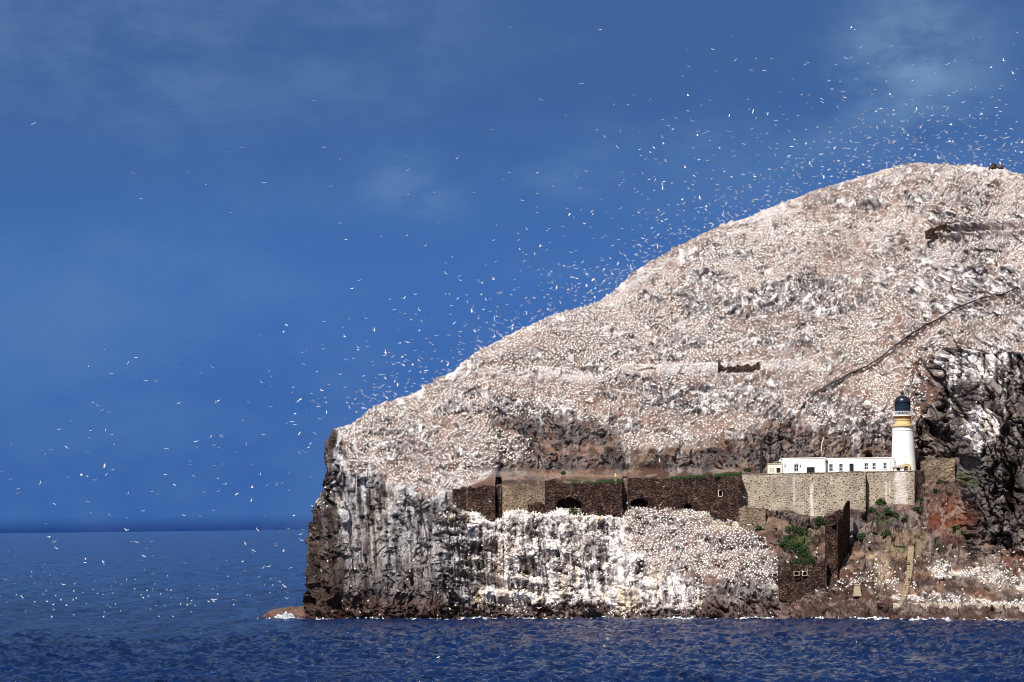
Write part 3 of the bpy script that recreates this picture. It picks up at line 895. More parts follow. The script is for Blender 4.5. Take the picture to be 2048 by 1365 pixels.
def bird_flying(lift=.1, droop=.0, sweep=.15):
    v, tr, tm = [], [], []
    rings = [(-.46, .0, .015, .01), (-.20, .0, .075, .07), (.10, .0, .095, .09), (.30, .01, .055, .055), (.40, .01, .045, .045), (.54, -.01, .008, .008)]
    n = 6
    for (x, z, ry, rz) in rings:
        for k in range(n):
            a = 2 * math.pi * k / n
            v.append((x, math.cos(a) * ry, z + math.sin(a) * rz))
    for i in range(5):
        for k in range(n):
            q_ = (i * n + k, i * n + (k + 1) % n, (i + 1) * n + (k + 1) % n, (i + 1) * n + k)
            mm = 1 if i == 3 else (2 if i == 4 else 0)
            tr += [(q_[0], q_[1], q_[2]), (q_[0], q_[2], q_[3])]; tm += [mm, mm]
    for sgn in (-1, 1):
        b = len(v)
        st = [(.05, 0.0, .24, .03), (.42, lift * .9, .22, .022), (.68, lift * 1.2 - droop * .3, .16, .016), (.93, lift * 1.2 - droop, .02, .006)]
        xo = [.08, .14, .06, -.12 - sweep]
        for (y, z, ch, th), xq in zip(st, xo):
            v += [(xq, sgn * y, z + .02), (xq - ch, sgn * y, z), (xq - ch * .4, sgn * y, z + th + .02)]
        for i in range(3):
            a = b + i * 3; c = a + 3
            mm = 2 if i == 2 else 0
            for q_ in ((a, a + 1, c + 1, c), (a, c, c + 2, a + 2), (a + 2, c + 2, c + 1, a + 1)):
                tr += [(q_[0], q_[1], q_[2]), (q_[0], q_[2], q_[3])]; tm += [mm, mm]
    return np.array(v), np.array(tr), np.array(tm)


BM = [M_BIRD, M_BIRDY, M_BIRDK]


def merge(shape_list, xf):
    """xf: list of (shape index, 3x3, loc)"""
    V, F, Mi = [], [], []; o = 0
    for si, R_, L_ in xf:
        v, f_, m_ = shape_list[si]
        V.append(v @ R_.T + L_); F.append(f_ + o); Mi.append(m_); o += len(v)
    return np.concatenate(V), np.concatenate(F), np.concatenate(Mi)


perch = bird_perched()
# nest sites on the sheet: a jittered lattice so the birds keep their distance
dens = np.clip(colmain * (1 - .72 * rock) * (.60 + .45 * ss(.35, .6, nfc)) + .5 * t1m + collow * .95 + colledge * .62 * ss(.2, .6, upb) + colright * .9 + colquay * 1.2 + colsp +
               .35 * np.clip(coltop, 0, 1) + colleft * .4, 0, 1.2)
dens *= np.where((pyg > 1236), 0, 1)
dens += .04 * ((pxg > 1560) & (pyg > 1080) & (pyg < 1200)) + .03 * cliffL + .05 * cliffM
bare = np.clip(blob(pxg, pyg, 1500, 1110, 70, 60, 30) * 0 + blob(pxg, pyg, 1660, 760, 8, 60, 20) * .8 + blob(pxg, pyg, 1700, 840, 10, 50, 10) * .7 + blob(pxg, pyg, 1950, 468, 110, 8, -4), 0, 1)
dens *= (1 - bare) * (1 - .9 * trk[..., 0])
plats = []
cellpx = 4.9
gy = np.arange(320, 1240, 3.9)
sites = []
for r, yv in enumerate(gy):
    xs = np.arange(612, 2190, cellpx) + (r % 2) * cellpx / 2
    xs = xs + RS.uniform(-1.5, 1.5, len(xs)); yy = yv + RS.uniform(-1.2, 1.2, len(xs)) + 5 * np.sin(xs / 60.)
    sites.append(np.stack([xs, yy], 1))
sites = np.concatenate(sites)
sx = sites[:, 0]; sy = sites[:, 1]
ok = (sy > sky_py(sx) + 1) & (sx > left_px(sy) + 2)
sx, sy = sx[ok], sy[ok]
tt = (f0(sx) - sy)
Lq = left_px(sy); sfr = np.clip((sx - Lq) / (pxr - Lq), 0, 1)
topq = sky_py(668 + (pxr - 668) * sfr)
ti = np.clip((f0(sx) - sy) / (f0(sx) - topq), 0, 1) * (NR - 1)
sj = sfr ** (1 / 1.05) * (NC - 1)
ii = np.clip(np.round(ti).astype(int), 2, NR - 1); jj = np.clip(np.round(sj).astype(int), 0, NC - 1)
keep = RS.rand(len(ii)) < dens[ii, jj] * .93
ii, jj = ii[keep], jj[keep]
pp = pos[ii, jj] + np.stack([RS.uniform(-.1, .1, len(ii)), RS.uniform(-.1, .1, len(ii)), np.zeros(len(ii))], 1)
ppx, ppy = PX[ii, jj], PY[ii, jj]
near = np.argsort(np.linalg.norm(pp - CP, axis=1) + np.where((ppx > 2046), 1e5, 0))
nearset = near[:300]; rest = near[300:]
ang = RS.choice([0.2, math.pi - .3, -.4, 2.4, 1.2, -1.5], len(ii)) + RS.uniform(-.5, .5, len(ii))
scl = RS.uniform(.76, 1.0, len(ii))
perch = (perch[0] * np.array([.78, 1.05, 1.12]), perch[1], perch[2])
pv, pf, pm = perch
ca, sa = np.cos(ang), np.sin(ang)
r_ = rest
Vx = (pv[None, :, 0] * ca[r_, None] - pv[None, :, 1] * sa[r_, None]) * scl[r_, None] + pp[r_, 0:1]
Vy = (pv[None, :, 0] * sa[r_, None] + pv[None, :, 1] * ca[r_, None]) * scl[r_, None] + pp[r_, 1:2]
Vz = pv[None, :, 2] * scl[r_, None] + pp[r_, 2:3] + .02
VV = np.stack([Vx, Vy, Vz], -1).reshape(-1, 3)
FF = (pf[None] + (np.arange(len(r_)) * len(pv))[:, None, None]).reshape(-1, 3)
me = np_mesh('nesting_gannets', VV, FF, BM, np.tile(pm, len(r_)))
link('nesting_gannets', me, kind='stuff', label='thousands of white gannets nesting packed together over the whole rock', category='bird colony')
print('nesting birds', len(ii), 'tris', len(FF), 'terrain', full.shape, 'x2')
pmesh = np_mesh('perched_gannet', pv, pf, BM, pm)


def pick(v, cuts, names):
    for c__, n__ in zip(cuts, names):
        if v < c__: return n__
    return names[-1]


def where_perched(k):
    x, y = ppx[k], ppy[k]
    f_ = pick((ang[k] + math.pi / 2) % (2 * math.pi), [math.pi], ['facing right', 'facing left'])
    if y > 1195:
        z_ = pick(x, [1640, 1790, 1830, 1900, 1970], ['the rocks under the stone block', 'the rocks below the concrete pillar', 'the landing ledge at the foot of the stair', 'the landing ledge just right of the stair', 'the middle of the landing ledge', 'the far right end of the landing ledge'])
    elif x > 1780:
        z_ = pick(y, [1125, 1145, 1165], ['the brown rocks below the crag', 'the upper white ledge right of the stair', 'the lower white ledge right of the stair', 'the bare brown slope between white ledge and landing ledge'])
    elif x > 1560:
        z_ = pick(y, [1130, 1165], ['the pale ground at the foot of the gatehouse shade', 'the brown slope left of the stair', 'the brown slope just above the concrete pillar'])
    else: z_ = pick(x, [1000, 1200, 1400], ['the low cliff under the leftmost dark wall', 'the low ledges under the tan wall', 'the low ledges under the long dark wall', 'the low rocks left of the stone block'])
    return 'white gannet sitting ' + f_ + ' on ' + z_, 'gannets sitting ' + f_ + ' on ' + z_


for k in nearset:
    lb, gp = where_perched(k)
    o = link('perched_gannet', pmesh, loc=pp[k] + np.array([0, 0, .02]), label=lb, category='gannet', group=gp)
    o.rotation_euler = (0, 0, float(ang[k])); o.scale = (float(scl[k]),) * 3

# birds on the wing
fl_shapes = [bird_flying(.08, .10, .15), bird_flying(.28, .0, .1), bird_flying(-.02, .22, .2), bird_flying(.16, .14, .3)]
fl_mesh = [np_mesh('flying_gannet', v, f_, BM, m_) for v, f_, m_ in fl_shapes]
fly = []
while len(fly) < 1650:
    x = RS.uniform(-10, 2060); mode = RS.rand()
    if mode < .70:                     # cloud of birds over the brow
        yq = sky_py(x) - abs(RS.exponential(58 if RS.rand() < .6 else 105)) - 4 if x > 680 else None
        if yq is None or RS.rand() > (.35 + .65 * min(1, (x - 500) / 900)): continue
        y = yq
    elif mode < .89:                   # band left of the cliff
        y = RS.normal(790 + (900 - x) * .17, 125)
        if x > 1050 or RS.rand() > ss(-300, 800, x): continue
    elif mode < .945:
        x = RS.normal(700, 340); y = RS.normal(1010, 160)
        if x > 760: continue
    elif mode < .975:                   # in front of the rock
        y = RS.uniform(900, 1235)
        if x < 900: continue
    else: y = RS.uniform(120, 500)
    if x < 640 and y > 1215: continue
    if y < 40 or x < -8 or x > 2056 or y > 1300: continue
    if x > 640 and y > sky_py(x) and mode < .93: continue
    if y < 300 and x < 1200 and RS.rand() < .8: continue
    if x < 660 and y < 640 and RS.rand() < .75: continue
    if x > 660 and y > sky_py(x) - 2:
        g, _ = ground(x, y); Yd = g[1] - RS.uniform(4, 14)
        if y > 1225: Yd = 900
    else:
        Yd = float(np.clip(RS.normal(1010 if x < 900 else 1060, 45), 900, 1180))
        if y > 1055: Yd = min(Yd, CAMH * FP / (y - 1050 + 1e-3) - 40) if y > 1230 else min(Yd, 985)
    if Yd < 600: continue
    fly.append((x, y, Yd, RS.randint(4), RS.uniform(0, 2 * math.pi) if RS.rand() < .35 else RS.choice([1.45, -1.65, 1.2, -1.3]) + RS.normal(0, .3), RS.normal(0, .55), RS.normal(0, .15)))
fixed = [(1019, 57), (67, 248), (627, 202), (484, 297), (456, 305), (266, 347), (379, 345), (528, 366), (648, 295), (984, 260), (1163, 168), (1081, 201), (1268, 191), (1585, 161),
         (1895, 129), (1888, 214), (1967, 272), (1940, 235), (1921, 241), (1420, 202), (1495, 199), (460, 426), (306, 1083), (4, 943), (104, 901), (119, 859), (176, 1004), (219, 1030), (333, 898), (450, 969)]
for (x, y) in fixed: fly.append((x, y, 940., RS.randint(4), RS.choice([1.45, -1.65, 1.9]), RS.normal(0, .4), 0.))
fly.sort(key=lambda b: b[2] + (1e4 if not (0 < b[0] < 2048 and b[1] > 0) else 0))
fixedset = set(fixed)
fly.sort(key=lambda b: 0 if (b[0], b[1]) in fixedset else 1)


def fly_label(x, y, si, bank_):
    pose = 'banking steeply' if abs(bank_) > .7 else ['gliding', 'flapping with raised wings', 'flying with lowered wings', 'gliding on swept wings'][si]
    if (x, y) == (1019, 57): return 'lone gannet flying highest of all in the empty sky near the top edge', None
    if (x, y) == (67, 248): return 'lone gannet flying in empty sky farthest to the upper left', None
    if (x, y) == (1895, 129): return 'lone gannet flying highest above the summit of the rock', None
    if x > 640 and y > sky_py(x):
        z_ = pick(x, [1300, 1500, 1850], ['in front of the white ledges of the left cliff', 'in front of the long dark wall', 'in front of the limed wall and gatehouse', 'in front of the right crag'])
        if y > 1235: z_ = 'over the near sea below the rock'
    elif y > 1062: z_ = 'low over the sea ' + pick(x, [200, 420], ['at the far left', 'well left of the cliff', 'close beside the cliff'])
    elif x < 640: z_ = 'in the sky ' + pick(y, [500, 760, 900], ['high left of the rock', 'left of the mid slope', 'left of the cliff top', 'just above the horizon']) + pick(x, [320], [', far out', ''])
    else:
        hh = 'close above' if y > sky_py(x) - 60 else 'high above'
        z_ = hh + ' ' + pick(x, [900, 1150, 1450, 1750], ['the cliff shoulder', 'the lower left slope', 'the steep middle slope', 'the upper left slope', 'the summit'])
    return 'white gannet ' + pose + ' ' + z_, 'gannets ' + pose + ' ' + z_


xf = []
for k, (x, y, Yd, si, yaw, bank_, pit) in enumerate(fly):
    e = Euler((bank_, pit, yaw)); L_ = UP(x, y, Yd)
    if k < 300:
        o = link('flying_gannet', fl_mesh[si], loc=L_, category='gannet')
        o.rotation_euler = e; o.scale = (.85,) * 3
        lb, gp = fly_label(x, y, si, bank_); o['label'] = lb
        if gp: o['group'] = gp
    else: xf.append((si, np.array(e.to_matrix()) * .78, L_))
V, F, Mi = merge(fl_shapes, xf)
me = np_mesh('distant_flying_gannets', V, F, BM, Mi)
link('distant_flying_gannets', me, kind='stuff', label='hundreds of more distant gannets wheeling in the sky round the rock', category='bird flock')

# birds afloat
fv = pv.copy(); fv[:, 2] -= .08
fmesh = np_mesh('floating_gannet', fv, pf, BM, pm)
nfl = 0
while nfl < 175:
    if RS.rand() < .78: x = RS.uniform(0, 615); y = np.clip(RS.normal(1178, 32), 1075, 1235)
    else: x = RS.uniform(0, 2048); y = RS.uniform(1252, 1330)
    if x > 500 and 1195 < y < 1240: continue
    dd = FP * cF + (x - 1024) * cR + (682.5 - y) * cU
    g = CP + dd * (-(CAMH - .3) / dd[2])
    o = link('floating_gannet', fmesh, loc=g, category='gannet')
    o.rotation_euler = (0, 0, RS.uniform(0, 6.28)); o.scale = (.95,) * 3
    if x < 640 and y < 1240:
        z_ = 'sea, ' + pick(y, [1130, 1165, 1195], ['far out', 'middle distance', 'level with the low rock', 'nearest part']) + ', ' + pick(x, [150, 300, 450], ['left edge', 'a third across', 'halfway to the cliff', 'near the cliff'])
    else: z_ = 'near sea, ' + pick(x, [600, 1000, 1400, 1750], ['at the lower left', 'below the dark cliff', 'below the white ledges', 'below the gatehouse ruin', 'below the landing ledge'])
    o['label'] = 'white gannet resting on the ' + z_; o['group'] = 'gannets resting on the ' + z_
    nfl += 1

# ------------------------------------------------------------------ walls
def wall(name, mat, xs, tops, bots, Y0, thick, label, category, batter=.10, res=2.2, rough=.10, rag=.0, Y1=None, recess=None, seed=0, parent=None, group=None, capd=0.0, foot=9.0, auto=False):
    """standing rubble wall: traced outline, own distance, thickness, batter and uneven face"""
    n = max(3, int((xs[-1] - xs[0]) / res)); m = max(3, int(np.mean(np.array(bots) - np.array(tops)) / res))
    u = np.linspace(xs[0], xs[-1], n); tp = np.interp(u, xs, tops); bt = np.interp(u, xs, bots)
    tp = tp + rag * (np.floor(fbm(u / 5.0, u * 0 + seed, None, 3, seed=300 + seed) * 7) - 3.5) * .95
    bt = bt + rag * 3.0 * (fbm(u / 12, u * 0 + seed, None, 2, seed=310 + seed) - .5)
    Yl = np.linspace(Y0, Y0 if Y1 is None else Y1, n)
    if auto:
        kx_ = np.linspace(xs[0], xs[-1], 7); gy7 = np.array([ground(a_, np.interp(a_, xs, bots))[0][1] for a_ in kx_])
        if auto == 'line': c1_, c0_ = np.polyfit(kx_, gy7, 1); Yl = c1_ * u + c0_ - .3
        else: Yl = np.interp(u, kx_, gy7) - .2
    bt = bt + foot
    vv = np.linspace(0, 1, m)
    UG, VG = np.meshgrid(u, vv); PYg = bt[None] + (tp - bt)[None] * VG
    hgt = (bt - tp)[None] / 8.2
    YY = Yl[None] - batter * hgt * (1 - VG)
    q1, q2, qa, qi = worley(UG / 3.4 + seed, PYg / 2.6, 330 + seed)
    YY = YY - rough * (qi - .5) * 2 - rough * 4.5 * (fbm(UG / 22, PYg / 22, None, 3, seed=340 + seed) - .5)
    if recess:
        for (cx, cy, rx, ry, dep, arch) in recess:
            ins = (np.abs(UG - cx) < rx) & (PYg < cy + ry) & (PYg > cy - ry * (np.sqrt(np.clip(1 - ((UG - cx) / rx) ** 2, 0, 1)) if arch else 1))
            YY = np.where(ins, YY + dep, YY)
    fr = UP(UG, PYg, YY)
    bk = fr.copy(); bk[..., 1] = np.maximum(fr[..., 1], (Yl[None] + 0 * VG)) + thick
    N = n * m
    F1 = grid_faces(m, n)
    F2 = F1[:, ::-1] + N
    edge = []
    idx = np.arange(N).reshape(m, n)
    for strip in (idx[0], idx[-1][::-1], idx[:, 0][::-1], idx[:, -1]):
        a, b = strip[:-1], strip[1:]
        edge.append(np.stack([a, a + N, b + N, b], 1))
    V_ = np.concatenate([fr.reshape(-1, 3), bk.reshape(-1, 3)])
    org = np.array([V_[:, 0].mean(), V_[:, 1].mean(), V_[:, 2].min()])
    if parent is not None: org = np.array(parent.location)
    me_ = np_mesh(name, V_ - org, [F1, F2] + edge, mat)
    if parent is not None: return link(name, me_, parent)
    o_ = link(name, me_, loc=org, label=label, category=category)
    if group: o_['group'] = group
    return o_


YW = 973.5      # battery wall
def gy_(px, py): return ground(px, py)[0][1]

bw = empty('battery_wall', P(1660, 1030, YW), 'long pale limed rubble retaining wall below the white keepers cottage and lighthouse', 'retaining wall')
wall('wall_section', M_LIGHTWALL, [1484, 1565, 1610, 1640, 1655, 1700, 1731], [949.5, 948, 947, 946.5, 946, 945, 944.5], [1018, 1018, 1032, 1032, 1024, 1018, 1022], YW + 1.2, 2.0, '', '', .05, parent=bw, Y1=YW + .2, rough=.012, rag=.25, seed=1)
wall('wall_section', M_LIGHTWALL, [1731, 1760, 1829], [944.5, 943.5, 942], [1012, 1005, 1008], YW + 2.7, 2.0, '', '', .05, parent=bw, Y1=YW + 3.6, rough=.012, rag=.2, seed=2)
wall('rounded_wall_end', M_LIGHTWALL, [1828, 1834, 1841], [941.5, 941.5, 942], [1008, 1004, 1000], YW + 3.6, 3.0, '', '', .04, parent=bw, Y1=YW + 8.5, rough=.01, seed=3)
M_LIME = material('streaked_limewash', (0.60, 0.54, 0.47), 0.9, 0.1, var=0.35, vscale=1.6)
for (xa, xb, ya, yb, Ya, Yb) in ((1484, 1731, 949.5, 944.5, YW + 1.2, YW + .2), (1731, 1829, 944.5, 942, YW + 2.7, YW + 3.6)):
    nseg = int((xb - xa) / 11)
    for k in range(nseg):
        t0, t1 = k / nseg, (k + 1) / nseg - .01
        cpm = MB()
        a = P(xa + (xb - xa) * t0, ya + (yb - ya) * t0, Ya + (Yb - Ya) * t0); b = P(xa + (xb - xa) * t1, ya + (yb - ya) * t1, Ya + (Yb - Ya) * t1)
        jz = random.uniform(-.03, .05)
        cpm.add([(a[0], a[1] - .12, a[2] - .05), (b[0], b[1] - .12, b[2] - .05), (b[0], b[1] + 1.2, b[2] - .05), (a[0], a[1] + 1.2, a[2] - .05),
                 (a[0], a[1] - .12, a[2] + .12 + jz), (b[0], b[1] - .12, b[2] + .12 + jz), (b[0], b[1] + 1.2, b[2] + .12 + jz), (a[0], a[1] + 1.2, a[2] + .12 + jz)],
                [(0, 3, 2, 1), (4, 5, 6, 7), (0, 1, 5, 4), (1, 2, 6, 5), (2, 3, 7, 6), (3, 0, 4, 7)])
        cpm.build('coping_stone', M_LIGHTWALL, bw)

wall('ruined_wall', M_DARKWALL, [905, 925, 950, 975, 990], [980, 976, 975, 972, 971], [1006, 1018, 1022, 1040, 1044], 990, 3, 'dark ruined rubble wall at the left end of the fortifications, above white streaked cliff', 'ruined wall', .05, rough=.12, rag=1.4, seed=6, Y1=989.5)
wall('ruined_wall', M_DARKWALL, [994, 1003], [974, 976], [1034, 1032], 991.5, 2, 'narrow dark wall stub in the gap beside the left ruined wall', 'ruined wall', .05, rough=.10, rag=1, seed=7)
wall('ruined_wall', M_TANWALL, [1004, 1040, 1092], [972, 970, 966], [1022, 1018, 1026], 992, 2, 'pale tan stretch of ruined rubble wall between two dark walls', 'ruined wall', .05, rough=.05, rag=1.4, seed=8)
wall('ruined_wall', M_DARKWALL, [1056, 1070, 1088], [1008, 1004, 1006], [1024, 1026, 1026], 991, 1.5, 'low dark patch of rubble walling at the foot of the tan wall', 'ruined wall', .05, rough=.10, rag=1.6, seed=9)
wall('ruined_wall', M_DARKWALL, [1090, 1108, 1112, 1170, 1244], [963, 958, 967, 969, 967], [1024, 1018, 1018, 1026, 1034], 989.5, 3, 'dark ruined wall with a wide low arched hole above a green bush', 'ruined wall', .06, rough=.12, rag=1.3, seed=10, Y1=989,
     recess=[(1138, 1011, 25, 14, 3.2, True)])
wall('ruined_wall', M_DARKWALL, [1256, 1300, 1360, 1420], [958, 956, 958, 954], [1020, 1014, 1016, 1024], 990, 3, 'long dark ruined wall with small arched hole, right of the deep shadowed gap', 'ruined wall', .05, rough=.12, rag=1.3, seed=11, Y1=985,
     recess=[(1279, 1010, 17, 12, 3.0, True), (1376, 1014, 6, 6, 2.0, True)])
rw = wall('ruined_wall', M_DARKWALL, [1421, 1440, 1470, 1484], [951, 950, 958, 955], [1022, 1030, 1034, 1036], 979, 10, 'dark ruined wall with pale framed window, against the end of the limed wall', 'ruined wall', .05, rough=.12, rag=1.3, seed=12,
          recess=[(1441, 987, 4, 6, 1.2, False)], Y1=971)
# pale surround of that window
def frame_px(mb, x0, x1, y0, y1, Y, t_px=1.6, dep=.25):
    for (a, b, c, e) in ((x0 - t_px, x1 + t_px, y0 - t_px, y0), (x0 - t_px, x1 + t_px, y1, y1 + t_px), (x0 - t_px, x0, y0, y1), (x1, x1 + t_px, y0, y1)):
        p = P(a, e, Y); q_ = P(b, c, Y)
        mb.box(p[0], q_[0], Y - dep, Y + .1, p[2], q_[2])


fm = MB(); frame_px(fm, 1437.5, 1444.5, 981.5, 992.5, 976.6);
me_ = bpy.data.meshes.new('window_surround'); me_.from_pydata([tuple(np.array(p) - np.array(rw.location)) for p in fm.v], [], fm.f); me_.materials.append(M_STONETRIM); link('window_surround', me_, rw)

wall('bastion_wall', M_TANWALL, [1478, 1490, 1520, 1531], [1014, 1013, 1016, 1018], [1050, 1052, 1050, 1048], 0, 4, 'low tan rubble bastion under the left end of the limed wall', 'bastion', .03, rough=.08, rag=1.0, seed=13, auto='line')
wall('sloping_wall', M_TANWALL, [1531, 1560, 1600, 1655], [1042, 1048, 1054, 1064], [1050, 1054, 1060, 1070], 0, 1.0, 'thin sloping wall running down from the bastion towards the gatehouse', 'wall', .03, rough=.05, rag=.8, seed=14, auto=True)
# gatehouse: wall that climbs away from the viewer, its right side never sunlit
gh = empty('ruined_gatehouse', P(1665, 1150, 948), 'tall dark gatehouse ruin stepping up to the limed wall, its right side in black shade', 'gatehouse ruin')
wall('lower_wall', M_DARKWALL, [1652, 1660, 1676], [1060, 1057, 1062], [1150, 1152, 1148], 0, 3, '', '', .02, parent=gh, rough=.10, rag=.8, seed=15, auto='line')
wall('stepped_wall', M_DARKWALL, [1654, 1662, 1672, 1686], [1040, 1032, 1026, 1020], [1072, 1072, 1072, 1070], 956, 6, '', '', .02, parent=gh, rough=.12, rag=1.3, seed=16, recess=[(1669, 1056, 5, 4, 1.5, False)])
wall('side_wall', M_DARKWALL, [1675.5, 1680, 1684, 1688, 1692, 1696, 1700], [1046, 1038, 1040, 1018, 1010, 1003, 1004], [1147, 1140, 1134, 1124, 1112, 1100, 1088], 0, 3, '', '', .0, parent=gh, rough=.05, rag=1.2, seed=18, auto='line', res=1.2)
hb = wall('gatehouse_block', M_DARKWALL, [1558, 1590, 1640, 1654], [1133, 1132, 1128, 1114], [1192, 1196, 1178, 1168], 0, 4, 'low dark stone block with two small pale framed openings at the foot of the slope', 'blockhouse', .05, rough=.08, rag=1.0, seed=19,
     recess=[(1593, 1147, 5, 3.4, 1.0, False), (1609.5, 1147, 4.4, 3.4, 1.0, False)], auto='line')
hvv = np.array([tuple(v.co) for v in hb.data.vertices]) + np.array(hb.location)
hpx, hpy = PROJ(hvv); hby = float(hvv[(abs(hpy - 1141) < 2) & (abs(hpx - 1600) < 20)][:, 1].min()) - .02
for (a, b) in ((1588.5, 1597.5), (1605.5, 1613.5)):
    fm = MB(); frame_px(fm, a, b, 1144, 1150.5, hby, 1.3)
    me_ = bpy.data.meshes.new('opening_surround'); me_.from_pydata([tuple(np.array(p) - np.array(hb.location)) for p in fm.v], [], fm.f); me_.materials.append(M_PALECONC); link('opening_surround', me_, hb)
wall('garden_wall', M_TANWALL, [1842, 1856, 1910], [924, 917.5, 918], [964, 964, 958], 984, 1.5, 'tan rubble wall with flat coping right of the lighthouse, running to the crag', 'wall', .03, rough=.06, rag=.3, seed=20)
wall('ruined_chapel_wall', M_DARKWALL, [1436, 1440, 1444, 1470, 1512, 1514, 1519], [726, 726, 733, 732, 731, 724, 724], [742, 742, 742, 741, 740, 740, 740], 0, 1.2, 'low dark remains of a small ruin in the middle of the colony slope', 'ruin', .03, rough=.10, rag=1.4, seed=21, auto='line', foot=3)
cw = wall('walled_ditch', M_DARKWALL, [1852, 1880, 1893, 1894], [462, 452, 447, 462], [468, 470, 470, 470], gy_(1880, 466) - .8, 2, 'dark stone end of the hollow near the summit', 'ruin', .03, rough=.1, rag=1.0, seed=22)

# ------------------------------------------------------------------ keepers' cottage
PZ = P(1650, 945, YW)[2] - .75       # platform level
YH = YW + 6.5


def xat(px, Y): return P(px, 940, Y)[0]
def zat(px, py, Y): return P(px, py, Y)[2]


def facade(mb, x0, x1, z0, z1, y, dep, opens):
    xs = sorted({x0, x1, *[o[0] for o in opens], *[o[1] for o in opens]}); zs = sorted({z0, z1, *[o[2] for o in opens], *[o[3] for o in opens]})
    for i in range(len(xs) - 1):
        for j in range(len(zs) - 1):
            cx, cz = (xs[i] + xs[i + 1]) / 2, (zs[j] + zs[j + 1]) / 2
            if any(o[0] < cx < o[1] and o[2] < cz < o[3] for o in opens): continue
            mb.add([(xs[i], y, zs[j]), (xs[i + 1], y, zs[j]), (xs[i + 1], y, zs[j + 1]), (xs[i], y, zs[j + 1])], [(0, 1, 2, 3)])
    for (a, b, c, e) in opens:
        mb.add([(a, y, c), (b, y, c), (b, y, e), (a, y, e), (a, y + .25, c), (b, y + .25, c), (b, y + .25, e), (a, y + .25, e)],
               [(0, 1, 5, 4), (1, 2, 6, 5), (2, 3, 7, 6), (3, 0, 4, 7)])
    # back, ends, roof
    mb.add([(x0, y, z0), (x1, y, z0), (x1, y + dep, z0), (x0, y + dep, z0), (x0, y, z1), (x1, y, z1), (x1, y + dep, z1), (x0, y + dep, z1)],
           [(1, 2, 6, 5), (2, 3, 7, 6), (3, 0, 4, 7), (4, 5, 6, 7)])


def window(parent, x0, x1, z0, z1, y):
    f = MB(); t_ = .07
    f.box(x0, x0 + t_, y + .10, y + .2, z0, z1); f.box(x1 - t_, x1, y + .10, y + .2, z0, z1)
    f.box(x0 + t_, x1 - t_, y + .10, y + .2, z0, z0 + t_); f.box(x0 + t_, x1 - t_, y + .10, y + .2, z1 - t_, z1)
    zc = (z0 + z1) / 2; xc = (x0 + x1) / 2
    f.box(x0 + t_, x1 - t_, y + .11, y + .19, zc - .045, zc + .045); f.box(xc - .03, xc + .03, y + .112, y + .188, z0 + t_, z1 - t_)
    fr = f.build('window', M_WHITE, parent)
    g = MB(); g.box(x0 + .01, x1 - .01, y + .205, y + .225, z0 + .01, z1 - .01); pn = g.build('pane', M_GLASS, fr, origin=parent.location); pn.location = (0, 0, 0)
    sl = MB(); sl.box(x0 - .08, x1 + .08, y - .06, y + .10, z0 - .10, z0 - .002); q_ = sl.build('sill', M_STONETRIM, fr, origin=parent.location); q_.location = (0, 0, 0)


def cottage(pxs, py_top, Y, dep, wins, doors, label, mat, name, bands=True):
    x0, x1 = xat(pxs[0], Y), xat(pxs[1], Y); z1 = zat((pxs[0] + pxs[1]) / 2, py_top, Y)
    root = empty(name, (x0, Y, PZ), label, 'cottage')
    m_ = 0.5 * (pxs[0] + pxs[1])
    op = []
    for (a, b, c, e) in wins: op.append((xat(a, Y), xat(b, Y), zat(m_, e, Y), zat(m_, c, Y)))
    dp = []
    for (a, b, c, e) in doors: dp.append((xat(a, Y), xat(b, Y), max(PZ, zat(m_, e, Y)), zat(m_, c, Y)))
    mb = MB(); facade(mb, x0, x1, PZ, z1, Y, dep, op + dp); mb.build('wall', mat, root)
    for o_ in op: window(root, *o_, Y)
    for k, o_ in enumerate(dp):
        dd = MB(); dd.box(o_[0] + .01, o_[1] - .01, Y + .2, Y + .26, o_[2], o_[3] - .01)
        dd.build('door', M_DARK, root)
    if bands:
        r = MB(); r.box(x0 - .08, x1 + .08, Y - .10, Y + dep + .08, z1 + .003, z1 + .22); r.build('parapet_coping', M_STONETRIM if mat is M_CREAM else M_WHITE, root)
    return root, x0, x1, z1


c1, cx0, cx1, cz1 = cottage((1565.5, 1651), 917.5, YH, 7, [(1588.5, 1597, 929, 943)], [(1613.5, 1629.5, 935, 947)], 'white flat roofed cottage block nearest the outhouse, with one window and wide low dark doorway', M_WHITE, 'keepers_cottage')
c2, dx0, dx1, dz1 = cottage((1651.2, 1789), 917.5, YH + 1.6, 6, [(1658.5, 1666, 928, 943), (1678.5, 1686, 927.5, 942), (1729, 1736.5, 927, 940), (1745, 1752, 927, 940), (1767, 1774, 926.5, 939)],
                            [(1699, 1707.5, 927.5, 946)], 'long white flat roofed cottage block with five windows, joined to the lighthouse', M_WHITE, 'keepers_cottage')
# downpipes and lamps
mb = MB(); xq = xat(1781, YH + 1.6); mb.tube((xq, YH + 1.5, PZ), (xq, YH + 1.5, dz1 - .6), .06, 6); mb.build('downpipe', M_STONETRIM, c2)
mb = MB(); xq = xat(1654, YH + 1.6); mb.box(xq - .18, xq + .18, YH + 1.2, YH + 1.58, dz1 - .85, dz1 - .35); mb.tube((xq, YH + 1.4, dz1 - .4), (xq, YH + 1.5, dz1 - .1), .05); mb.build('wall_lamp', M_DARKMETAL, c2)
mb = MB(); xq = xat(1569, YH); mb.tube((xq, YH - .1, cz1 - 2.0), (xq + .25, YH - .12, cz1 - 1.5), .07); mb.tube((xq + .25, YH - .12, cz1 - 1.5), (xq, YH - .1, cz1 - 1.2), .05); mb.build('bracket', M_DARKMETAL, c1)
mb = MB(); xq = xat(1601, YH); mb.tube((xq, YH - .1, cz1 - 2.1), (xq, YH - .1, cz1 - 1.5), .08); mb.build('wall_lamp', M_DARKMETAL, c1)
